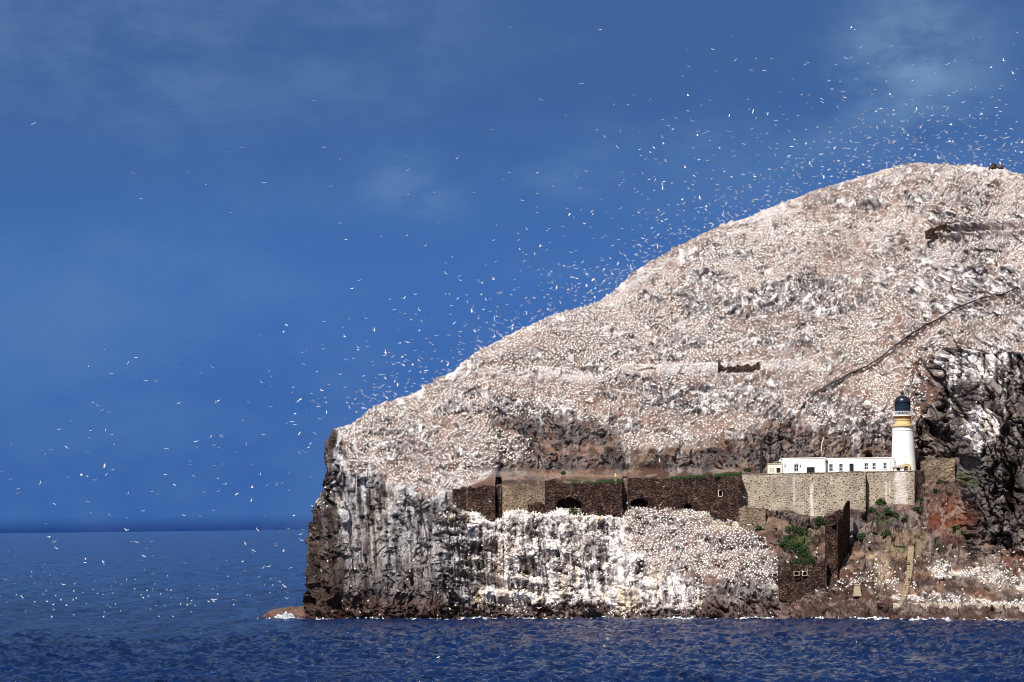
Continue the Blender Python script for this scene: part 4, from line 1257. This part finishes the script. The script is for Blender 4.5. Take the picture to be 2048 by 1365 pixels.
o3, ox0, ox1, oz1 = cottage((1536, 1564), 929, YH + .5, 4, [(1539.5, 1543, 937, 943), (1544.5, 1548, 937, 943)], [(1553, 1561, 936.5, 946)], 'small cream outhouse with dark door at the left end of the white cottage', M_CREAM, 'outhouse')
o3['category'] = 'outhouse'
# chimney-like lamp globe beside the roof
mb = MB(); g = P(1560, 922, YH + 1); mb.lathe([(.02, g[2] + .35), (.3, g[2] + .15), (.34, g[2]), (.25, g[2] - .25), (.05, g[2] - .35), (.05, oz1 - .1)][::-1], 12, (g[0], g[1]))
mb.build('globe_lamp', M_WHITE, None, smooth=True, origin=(g[0], g[1], oz1), label='small round white globe lamp on the outhouse roof beside the cottage', category='lamp')
# porch next to tower
YPo = YW + 5.2
pr = empty('entrance_porch', (xat(1797, YPo), YPo, PZ), 'small white entrance porch with stone slab roof in front of the lighthouse foot', 'porch')
x0, x1 = xat(1789, YPo), xat(1808, YPo); zt = zat(1798, 935, YPo); oz = [(xat(1793, YPo), xat(1801, YPo), PZ + .02, zat(1797, 936.5, YPo))]
mb = MB(); facade(mb, x0, x1, PZ, zt, YPo, 2.6, oz); mb.build('wall', M_WHITE, pr)
mb = MB(); mb.box(oz[0][0], oz[0][1], YPo + .26, YPo + .32, PZ, oz[0][3]); mb.build('door', M_DARK, pr)
mb = MB(); mb.add([(x0 - .3, YPo - .3, zt), (x1 + .3, YPo - .3, zt), (x1 + .3, YPo + 2.9, zt), (x0 - .3, YPo + 2.9, zt), (x0 + .2, YPo - .3, zt + .45), (x1 - .2, YPo - .3, zt + .6), (x1 - .2, YPo + 2.9, zt + .6), (x0 + .2, YPo + 2.9, zt + .45)],
                  [(0, 3, 2, 1), (4, 5, 6, 7), (0, 1, 5, 4), (1, 2, 6, 5), (2, 3, 7, 6), (3, 0, 4, 7)]); mb.build('roof_slab', M_STONETRIM, pr)

# ------------------------------------------------------------------ lighthouse
YL = YH + 4.5
lx, ly = xat(1807.5, YL), YL
k_ = YL / FP
zL = lambda py: zat(1807, py, YL)
lh = empty('lighthouse', (lx, ly, PZ), 'white tapering lighthouse with ochre gallery and black domed lantern', 'lighthouse')
rr = lambda p: p * k_
c_ = (lx, ly)
mb = MB(); mb.lathe([(rr(26.5), PZ), (rr(25), zL(941)), (rr(23.2), zL(905)), (rr(22), zL(880)), (rr(21.4), zL(862)), (rr(21.4), zL(861.9)), (rr(22.0), zL(861.5)), (rr(22.0), zL(859.5)), (rr(21.4), zL(859)), (rr(21.3), zL(854))], 56, c_); mb.build('tower', M_WHITE, lh, smooth=True)
mb = MB(); mb.lathe([(rr(21.2), zL(854)), (rr(24.5), zL(852.4)), (rr(24.5), zL(850.2)), (rr(23), zL(850.1))], 48, c_); mb.build('gallery', M_OCHRE, lh, smooth=True)
mb = MB(); mb.lathe([(rr(16.5), zL(851)), (rr(16.3), zL(846)), (rr(15.8), zL(841))], 40, c_); mb.lathe([(rr(17), zL(841)), (rr(17.2), zL(838.5))], 40, c_); mb.build('watch_room', M_OCHRE, lh, smooth=True)
mb = MB(); mb.lathe([(rr(15.8), zL(838.5)), (rr(17), zL(836)), (rr(18), zL(833))], 40, c_); mb.build('balcony_bracket', M_OCHRED, lh, smooth=True)
mb = MB(); mb.lathe([(rr(18), zL(833)), (rr(20.5), zL(832.6)), (rr(20.5), zL(831.2)), (rr(17), zL(831.1))], 48, c_); mb.build('balcony', M_WHITE, lh, smooth=True)


def ring_pt(r, a, z): return (lx + r * math.cos(a), ly + r * math.sin(a), z)


rl = MB(); nz = 22; zb, zt_ = zL(831), zL(823.5)
for k in range(nz):
    a0 = 2 * math.pi * k / nz; a1 = 2 * math.pi * (k + .5) / nz; a2 = 2 * math.pi * (k + 1) / nz
    rl.tube(ring_pt(rr(20.2), a0, zb), ring_pt(rr(20.2), a1, zt_), .045, 4); rl.tube(ring_pt(rr(20.2), a1, zt_), ring_pt(rr(20.2), a2, zb), .045, 4)
    rl.tube(ring_pt(rr(20.2), a0, zt_), ring_pt(rr(20.2), a2, zt_), .06, 4); rl.tube(ring_pt(rr(20.2), a0, zb + .1), ring_pt(rr(20.2), a2, zb + .1), .05, 4)
rl.build('lattice_railing', M_WHITE, lh)
rl = MB(); nz = 28; zb, zt_ = zL(850.2), zL(840)
for k in range(nz):
    a0 = 2 * math.pi * k / nz; a2 = 2 * math.pi * (k + 1) / nz
    rl.tube(ring_pt(rr(23.8), a0, zb), ring_pt(rr(23.8), a0, zt_), .03, 4)
    for zz in (zt_, (zb + zt_) / 2): rl.tube(ring_pt(rr(23.8), a0, zz), ring_pt(rr(23.8), a2, zz), .028, 4)
rl.build('gallery_railing', M_METAL, lh)
mb = MB(); mb.lathe([(rr(15.6), zL(831)), (rr(15.6), zL(823))], 32, c_); mb.build('lantern_base', M_BLACK, lh, smooth=True)
mb = MB(); mb.lathe([(rr(14.6), zL(823)), (rr(14.6), zL(805))], 16, c_); mb.build('lantern_glass', M_GLASS, lh)
mb = MB()
for k in range(16):
    a0 = 2 * math.pi * k / 16; mb.tube(ring_pt(rr(15.2), a0, zL(823)), ring_pt(rr(15.2), a0, zL(805)), .07, 4)
for pyk in (817, 811):
    for k in range(32): mb.tube(ring_pt(rr(15.2), 2 * math.pi * k / 32, zL(pyk)), ring_pt(rr(15.2), 2 * math.pi * (k + 1) / 32, zL(pyk)), .04, 4)
mb.build('glazing_bars', M_BLACK, lh)
prof = [(rr(16.6), zL(805.5)), (rr(16.6), zL(804))] + [(rr(16.2) * math.cos(a), zL(804) + rr(12.8) * math.sin(a)) for a in np.linspace(0, 1.44, 9)]
mb = MB(); mb.lathe(prof, 40, c_); mb.build('dome', M_BLACK, lh, smooth=True)
mb = MB(); mb.lathe([(rr(2.2), zL(792)), (rr(1.6), zL(790)), (rr(3.2), zL(788.5)), (rr(3.4), zL(787)), (rr(2.4), zL(785.5)), (rr(.6), zL(784.5)), (rr(.5), zL(780))], 16, c_); mb.build('ventilator', M_BLACK, lh, smooth=True)
# door of the tower with ochre surround
dY = ly - rr(25.3)
mb = MB(); xa, xb = xat(1808.5, dY), xat(1815.5, dY); za, zb_ = PZ, zat(1812, 933, dY)
mb.box(xa - .45, xa, dY - .35, dY + .9, za, zb_); mb.box(xb, xb + .45, dY - .35, dY + .9, za, zb_); mb.box(xa - .45, xb + .45, dY - .35, dY + .9, zb_ + .002, zb_ + .4)
mb.add([(xa - .6, dY - .45, zb_ + .4), (xb + .6, dY - .45, zb_ + .4), ((xa + xb) / 2, dY - .45, zb_ + .8), (xa - .6, dY + .9, zb_ + .4), (xb + .6, dY + .9, zb_ + .4), ((xa + xb) / 2, dY + .9, zb_ + .8)],
       [(0, 1, 2), (3, 5, 4), (0, 2, 5, 3), (1, 4, 5, 2), (0, 3, 4, 1)])
mb.build('door_surround', M_OCHRE, lh)
mb = MB(); mb.box(xa, xb, dY - .02, dY + .3, za, zb_); mb.build('door', M_DARK, lh)

# ------------------------------------------------------------------ landing steps, pillars, rails, cable
def gpt(px, py, up_=0.0, fw=0.0):
    g, n_ = ground(px, py); return Vector((g[0], g[1] - fw, g[2] + up_))


stp = [(1821, 1093), (1820, 1115), (1819, 1135), (1817, 1152), (1813, 1172), (1808, 1190), (1803, 1205)]
root = empty('landing_steps', gpt(1803, 1205), 'long narrow concrete stair climbing from the landing ledge up the brown slope', 'stairs')
NS = 34
pa, pb_ = gpt(1821, 1094, .6, 1.2), gpt(1803, 1206, .5, 1.2)
prev = None
cpts = []
for k in range(NS + 1):
    a = k / NS * (len(stp) - 1); i = min(int(a), len(stp) - 2); fr_ = a - i
    x = stp[i][0] * (1 - fr_) + stp[i + 1][0] * fr_; y = stp[i][1] * (1 - fr_) + stp[i + 1][1] * fr_
    Yk = pa.y * (1 - k / NS) + pb_.y * (k / NS) - 2.2 * math.sin(math.pi * k / NS) - 1.2
    cpts.append(Vector(P(x, y, Yk)))
for k in range(NS):
    a, b = cpts[k], cpts[k + 1]
    mb = MB(); w_ = .68; jx = random.uniform(-.04, .04)
    mb.box(a.x - w_ + jx, a.x + w_ + jx, b.y + .02, a.y + .2, b.z - .9, a.z - .16); mb.box(a.x - w_ - .05 + jx, a.x + w_ + .05 + jx, b.y - .05, a.y + .05, a.z - .158, a.z - .02)
    mb.build('step', M_CONC, root)
mb = MB()
for sgn in (1,):
    for k in range(0, NS, 4):
        a, b = cpts[k] + Vector((.95 * sgn, 0, 0)), cpts[min(k + 4, NS)] + Vector((.95 * sgn, 0, 0))
        mb.tube(a + Vector((0, 0, -.4)), a + Vector((0, 0, .9)), .05, 5); mb.tube(a + Vector((0, 0, .9)), b + Vector((0, 0, .9)), .04, 5)
mb.build('handrail', M_DARKMETAL, root)
# landing ledge
wall('landing_quay', M_PALECONC, [1786, 1800, 1830, 1900, 1990, 2048, 2190], [1207, 1206, 1206, 1207, 1211, 1213, 1216], [1212, 1217, 1213, 1213, 1219, 1220, 1224], 0, 5, 'pale concrete landing ledge crowded with gannets just above the waterline', 'quay', .25, rough=.10, rag=1.2, seed=30, auto=True, foot=5)
# concrete pillar
g = gpt(1714, 1190)
mb = MB(); mb.add([(g.x - .95, g.y - 1.6, g.z - .5), (g.x + .95, g.y - 1.6, g.z - .5), (g.x + .95, g.y + .2, g.z - .5), (g.x - .95, g.y + .2, g.z - .5), (g.x - .62, g.y - 1.4, g.z + 2.1), (g.x + .62, g.y - 1.4, g.z + 2.1), (g.x + .62, g.y, g.z + 2.1), (g.x - .62, g.y, g.z + 2.1)],
       [(0, 3, 2, 1), (4, 5, 6, 7), (0, 1, 5, 4), (1, 2, 6, 5), (2, 3, 7, 6), (3, 0, 4, 7)]); mb.box(g.x - .7, g.x + .7, g.y - 1.5, g.y + .1, g.z + 2.1, g.z + 2.35)
mb.build('concrete_pillar', M_CONC, None, origin=tuple(g), label='short tapering concrete pillar standing on the rocks below the gatehouse ruin', category='pillar')
# railings on the far right
root = empty('shore_railing', gpt(1985, 1140), 'thin grey metal railing on the low rocks at the right edge', 'railing')
pts_ = [gpt(1972, 1124, .2, .5), gpt(1986, 1138, .2, .5), gpt(2010, 1139, .2, .5), gpt(2035, 1140, .2, .5), gpt(2060, 1141, .2, .5)]
for p_ in pts_:
    mb = MB(); mb.tube(p_ + Vector((0, 0, -.5)), p_ + Vector((0, 0, 1.1)), .035, 5); mb.build('post', M_METAL, root)
for a, b in zip(pts_[:-1], pts_[1:]):
    mb = MB()
    for hh in (1.05, .6): mb.tube(a + Vector((0, 0, hh)), b + Vector((0, 0, hh)), .03, 5)
    mb.build('rail', M_METAL, root)
# dark cable and its posts climbing the colony
cab = [(1521, 946), (1522, 915), (1522, 884), (1535, 872), (1560, 862), (1580, 853), (1590, 836), (1608, 812), (1635, 786), (1664, 770), (1700, 750), (1735, 737), (1765, 715), (1790, 695), (1815, 676), (1850, 655), (1880, 640), (1910, 622), (1960, 600), (2005, 592), (2048, 572), (2100, 560)]
root = empty('cable_line', gpt(1521, 946), 'thick dark pipeline on posts climbing the colony slope from the outhouse to the right edge', 'pipeline')
mb = MB(); cp_ = []
for k, (x, y) in enumerate(cab):
    if y > 880: v_ = Vector(P(x, y, YH + 5))
    else: v_ = gpt(x, y, .45, .6)
    cp_.append(v_)
for a, b in zip(cp_[:-1], cp_[1:]):
    m_ = (a + b) / 2 + Vector((0, 0, -.05)); mb.tube(a, m_, .17, 6); mb.tube(m_, b, .17, 6)
mb.build('pipe', M_DARKMETAL, root)
for k in range(3, len(cp_)):
    mb = MB(); mb.tube(cp_[k] + Vector((0, 0, -1.4)), cp_[k] + Vector((0, 0, .25)), .09, 5); mb.build('support', M_DARKMETAL, root)
a, b = Vector(P(1523.5, 884, YH + 4.6)), Vector(P(1523.5, 946, YH + 4.6))
mb = MB(); mb.tube(b, a, .28, 8, .2); mb.build('mooring_post', M_DARKMETAL, None, origin=tuple(b), label='tall dark upright post where the pipeline comes down left of the outhouse', category='post')
pth2 = [gpt(1640, 912, 1.0, 3), gpt(1643, 893, .6, 3), gpt(1646, 880, .4, 2)]
mb = MB(); mb.tube(pth2[0], pth2[1], .14); mb.tube(pth2[1], pth2[2], .14); mb.build('pale_pipe', M_STONETRIM, None, origin=tuple(pth2[0]), label='pale pole rising up the brown rock behind the white cottage roof', category='pole')
g = Vector(P(1231, 966, 989.9))
root = empty('gate_post', g, 'short ochre topped stone post standing on the dark ruined wall', 'post')
mb = MB(); mb.box(g.x - .35, g.x + .35, g.y - .3, g.y + .3, g.z - .6, g.z + 1.5); mb.build('shaft', M_TANWALL, root)
mb = MB(); mb.box(g.x - .22, g.x + .22, g.y - .2, g.y + .2, g.z + 1.502, g.z + 2.3); mb.build('cap', M_OCHRE, root)
# summit cairn
g, _ = ground(1996, 338)
mb = MB()
for k in range(9):
    a = random.uniform(0, 6.28); r0 = random.uniform(0, 1.6); s0 = random.uniform(.5, 1.0)
    mb.lathe([(s0 * .7, g[2] - .4), (s0, g[2] + s0 * .3), (s0 * .5, g[2] + s0 * random.uniform(.8, 1.5)), (.1, g[2] + s0 * 1.6)], 6, (g[0] + r0 * math.cos(a) * 1.6, g[1] + r0 * math.sin(a)))
mb.build('summit_cairn', M_DARKWALL, None, origin=tuple(g), label='small dark heap of stones on the skyline right of the summit', category='cairn')

# ------------------------------------------------------------------ bushes
def leaves(n, rx, ry, rz, size):
    u = RS.normal(size=(n, 3)); u /= np.linalg.norm(u, axis=1)[:, None]
    r = RS.uniform(.35, 1.0, n) ** .6
    lump = .75 + .5 * fbm(u[:, 0] * 2 + 9, u[:, 1] * 2 + 5, u[:, 2] * 2 + 7, 2, seed=int(RS.randint(999)))
    c = u * (r * lump)[:, None] * np.array([rx, ry, rz]); c[:, 2] = np.abs(c[:, 2]) * .95 + .0
    a = RS.normal(size=(n, 3)); a /= np.linalg.norm(a, axis=1)[:, None]
    b = np.cross(a, RS.normal(size=(n, 3))); b /= np.linalg.norm(b, axis=1)[:, None]
    s_ = size * RS.uniform(.6, 1.3, n)[:, None]
    v = np.stack([c - a * s_, c + b * s_ * .6, c + a * s_, c - b * s_ * .6], 1).reshape(-1, 3)
    f_ = np.arange(n * 4).reshape(n, 4)
    return v, f_


def bush(px, py, wpx, hpx, label, group=None, depth=None):
    g, _ = ground(px, py)
    rx = wpx / 2 / 8.4; rz = hpx / 8.4
    n = int(70 + 90 * rx * rz); n = min(n, 1500)
    v, f_ = leaves(n, rx, max(.6, rx * .6), rz, .22)
    loc = np.array([g[0], g[1] - max(.3, rx * .3) if depth is None else depth, g[2] - .1])
    me_ = np_mesh('bush', v, f_, M_LEAF)
    o_ = link('bush', me_, loc=loc, label=label, category='bush')
    if group: o_['group'] = group
    return o_


bush(1148, 1029, 28, 16, 'single green bush at the foot of the arched hole in the dark ruined wall')
big = [(1585, 1062, 34, 14), (1606, 1066, 30, 12), (1570, 1092, 30, 16), (1588, 1102, 36, 22), (1608, 1112, 34, 24), (1600, 1128, 34, 16), (1616, 1126, 26, 18), (1580, 1078, 26, 12), (1590, 1133, 40, 8)]
bl = ['upper left bush of the thicket beside the gatehouse ruin', 'upper right bush of the thicket, below the thin sloping wall', 'left middle bush of the dense dark green thicket', 'large dense bush in the centre of the thicket', 'large dense bush on the right side of the thicket', 'lower middle bush of the thicket on the brown slope', 'lowest right bush of the thicket, beside the dark gatehouse wall', 'small bush linking upper and lower parts of the thicket', 'low spreading bush at the very bottom of the thicket, above the stone block']
for a, lb in zip(big, bl): bush(*a, lb)
small = [(1518, 1060, 14, 10, 'small green bush at the foot of the tan bastion'), (1640, 1047, 26, 16, 'green bush under the limed wall just left of the gatehouse ruin'), (1651, 1054, 22, 14, 'smaller green bush touching the top left of the gatehouse ruin'),
         (1532, 1024, 12, 8, 'small dark green tuft at the base of the limed wall, right of the bastion'), (1762, 1008, 22, 14, 'round green bush against the limed wall right of its step'),
         (1775, 1026, 20, 14, 'green bush on the rock ledge below the lighthouse wall'), (1744, 1022, 18, 10, 'dark green bush in the shaded corner of the limed wall'),
         (1808, 1042, 14, 6, 'flat green tuft on the pale rock slab below the lighthouse'), (1843, 1003, 12, 10, 'green bush at the foot of the rounded wall end'),
         (1722, 1078, 34, 14, 'low green bush in front of the gatehouse shade, at the edge of the bare ground'), (1745, 1076, 26, 16, 'green bush in the middle of the row right of the gatehouse shade'), (1773, 1072, 26, 14, 'rightmost green bush of the row beside the bare mound'),
         (1878, 966, 12, 8, 'small green bush below the tan garden wall'), (1890, 960, 12, 8, 'small green bush below the right end of the garden wall'), (1870, 982, 10, 7, 'tiny green bush on red rock below the garden wall'),
         (1912, 1058, 22, 6, 'low green strip of plants on the red slope'), (1930, 1066, 22, 6, 'lower green strip of plants beside the crag foot'), (1876, 1092, 14, 7, 'small green bush on the brown rocks right of the bare mound'),
         (1126, 946, 10, 6, 'small green tuft on the brown slope above the dark walls'), (1494, 940, 16, 5, 'green tuft on top of the dark wall beside the limed wall'),
         (1836, 1020, 26, 6, 'low green plants on the rocks below the rounded wall end'), (1900, 990, 14, 7, 'small green bush between red rock and crag'), (1792, 1034, 16, 9, 'green bush between the pale slab and the lighthouse wall')]
for (a, b, c, e, lb) in small: bush(a, b, c, e, lb)


def grass_strip(x0, x1, yt, Y, label, n=700, hp=5, wy_=.8):
    xs = RS.uniform(x0, x1, n); V_ = []
    for x in xs:
        yb = np.interp(x, [x0, x1], yt) + RS.uniform(-.5, 1.5)
        p = np.array(P(x, yb, Y + RS.uniform(-wy_, wy_))); h = RS.uniform(.25, 1) * hp / 8.3 * (.5 + vnoise(np.array([x / 9]), np.array([3.3]))[0])
        dx = RS.uniform(-.15, .15)
        V_ += [p + [-.09, 0, 0], p + [.09, .03, 0], p + [dx, RS.uniform(-.1, .1), h]]
    me_ = np_mesh('grass_tufts', np.array(V_), np.arange(len(V_)).reshape(-1, 3), M_LEAF)
    link('grass_tufts', me_, kind='stuff', label=label, category='grass')


grass_strip(1140, 1246, (970, 964), 990.6, 'green grass growing along the top of the dark wall near the ochre post', 1100, 7, .6)
grass_strip(1340, 1420, (958, 955), 987.5, 'green grass on top of the long dark wall', 700, 7, .5)
grass_strip(1430, 1484, (953, 951), 976.5, 'green grass on the dark wall next to the limed wall', 700, 9, .5)
grass_strip(1775, 1822, (1094, 1094), gy_(1790, 1094) - .4, 'short green grass strip at the head of the landing steps', 500, 3, .3)

# ------------------------------------------------------------------ skerry and surf
def skerry():
    nu, nv = 90, 26
    u = np.linspace(0, 1, nu); v = np.linspace(0, math.pi, nv)
    Ug, Vg = np.meshgrid(u, v)
    hh = np.interp(Ug, [0, .06, .18, .4, .7, 1.0], [.2, 1.6, 2.9, 3.4, 3.6, 3.4])
    wd = np.interp(Ug, [0, .1, .4, 1], [1.0, 3.5, 6, 7])
    p0, p1 = UP(519, 1232, 1030), UP(640, 1232, 1030)
    x = p0[0] + (p1[0] - p0[0]) * Ug; y = 1032 - wd * np.cos(Vg); z = hh * np.sin(Vg) ** .7 - .4
    dd = (fbm(x / 2.4, y / 2.4, z / 1.6, 4, seed=401) - .5) * 2.6
    y = y - dd; z = z + dd * .5
    A = np.stack([x, y, z], -1)
    cc = C(.14, .085, .07) * (.7 + .6 * fbm(x / 2, y / 2, z / 2, 3, seed=402))[..., None]
    cc = cc * (1 - ss(1.2, .2, z)[..., None] * .7)
    me_ = np_mesh('skerry_rock', A.reshape(-1, 3), grid_faces(nv, nu), M_TER, color=cc.reshape(-1, 3))
    link('skerry_rock', me_, kind='structure')


skerry()


def foam(name, label, pts_fn, n, size):
    V_ = []
    for _ in range(n):
        p = pts_fn(); s0 = size * RS.uniform(.3, 1.2)
        a = RS.normal(size=3) * s0; b = RS.normal(size=3) * s0; a[2] *= .5; b[2] *= .7
        V_ += [p - a, p + b, p + a, p - b]
    me_ = np_mesh(name, np.array(V_), np.arange(len(V_)).reshape(-1, 4), M_FOAM)
    link(name, me_, kind='stuff', label=label, category='surf')


def splash():
    t_ = RS.rand(); x = 545 + 46 * RS.beta(1.6, 1.6); hmax = 1.7 * math.exp(-((x - 569) / 20) ** 4) * (.45 + 1.0 * float(vnoise(np.array([x / 4.]), np.array([.5]))[0])) + .2
    q_ = UP(x, 1232, 1021); return np.array([q_[0], 1021 + RS.uniform(-1.5, 1), max(-.1, RS.uniform(0, 1) ** 1.4 * hmax)])


foam('surf_splash', 'white wave breaking against the low rock left of the cliff', splash, 2200, .11)


WLI = np.argmin(np.abs(pos[:60, :, 2] - .15), axis=0)
WLP = pos[WLI, np.arange(NC)]; WLX = PX[WLI, np.arange(NC)]
WLY = np.array([WLP[max(0, j - 2):j + 3, 1].min() for j in range(NC)])


def surf_at(x0, x1, w_=.5):
    js = np.where((WLX > x0) & (WLX < x1))[0]

    def f_():
        j = js[RS.randint(len(js))]
        return np.array([WLP[j, 0] + RS.uniform(-.3, .3), WLY[j] - .2 - abs(RS.normal(0, w_)), .30 + abs(RS.normal(0, .30))])
    return f_


def surf_old(x0, x1, w_=.5):
    def f_():
        x = RS.uniform(x0, x1); x += 0; dd = FP * cF + (x - 1024) * cR + (682.5 - f0(x)) * cU
        g_ = CP + dd * (-CAMH / dd[2]); return np.array([g_[0], g_[1] - 1.4 + RS.uniform(-w_, w_) * 1.5, .15 + abs(RS.normal(0, .16))])
    return f_


for (a, b, n_, lb) in ((925, 975, 260, 'thin line of white surf at the foot of the white streaked cliff'), (515, 612, 300, 'thin white surf round the waterline of the low rock'), (1700, 1775, 420, 'line of white surf on the rocks below the concrete pillar'),
                       (1020, 1060, 90, 'thin broken surf under the white ledges'), (1330, 1390, 110, 'thin broken surf below the long ledges'), (1480, 1540, 110, 'thin broken surf below the dark shore rocks left of the stone block'), (1820, 1900, 130, 'thin broken surf below the landing ledge'), (690, 760, 60, 'faint surf at the left foot of the tall cliff'), (1195, 1215, 60, 'small patch of surf under the middle ledges'), (1630, 1650, 60, 'small patch of surf under the dark shore rocks'), (1970, 2000, 80, 'small patch of surf below the landing ledge'), (815, 870, 60, 'faint surf at the foot of the dark cliff'), (625, 2150, 1500, 'broken thread of white water all along the foot of the rock')):
    if a == 515:
        def f2(): 
            x = RS.uniform(518, 606); q_ = UP(x, 1233, 1024); return np.array([q_[0], 1024.0, .1 + abs(RS.normal(0, .15))])
        foam('surf_line', lb, f2, n_, .22)
    else: foam('surf_line', lb, surf_at(a, b), n_ * (1 if b - a > 900 else 2), .24 if b - a < 900 else .16)
print('done')
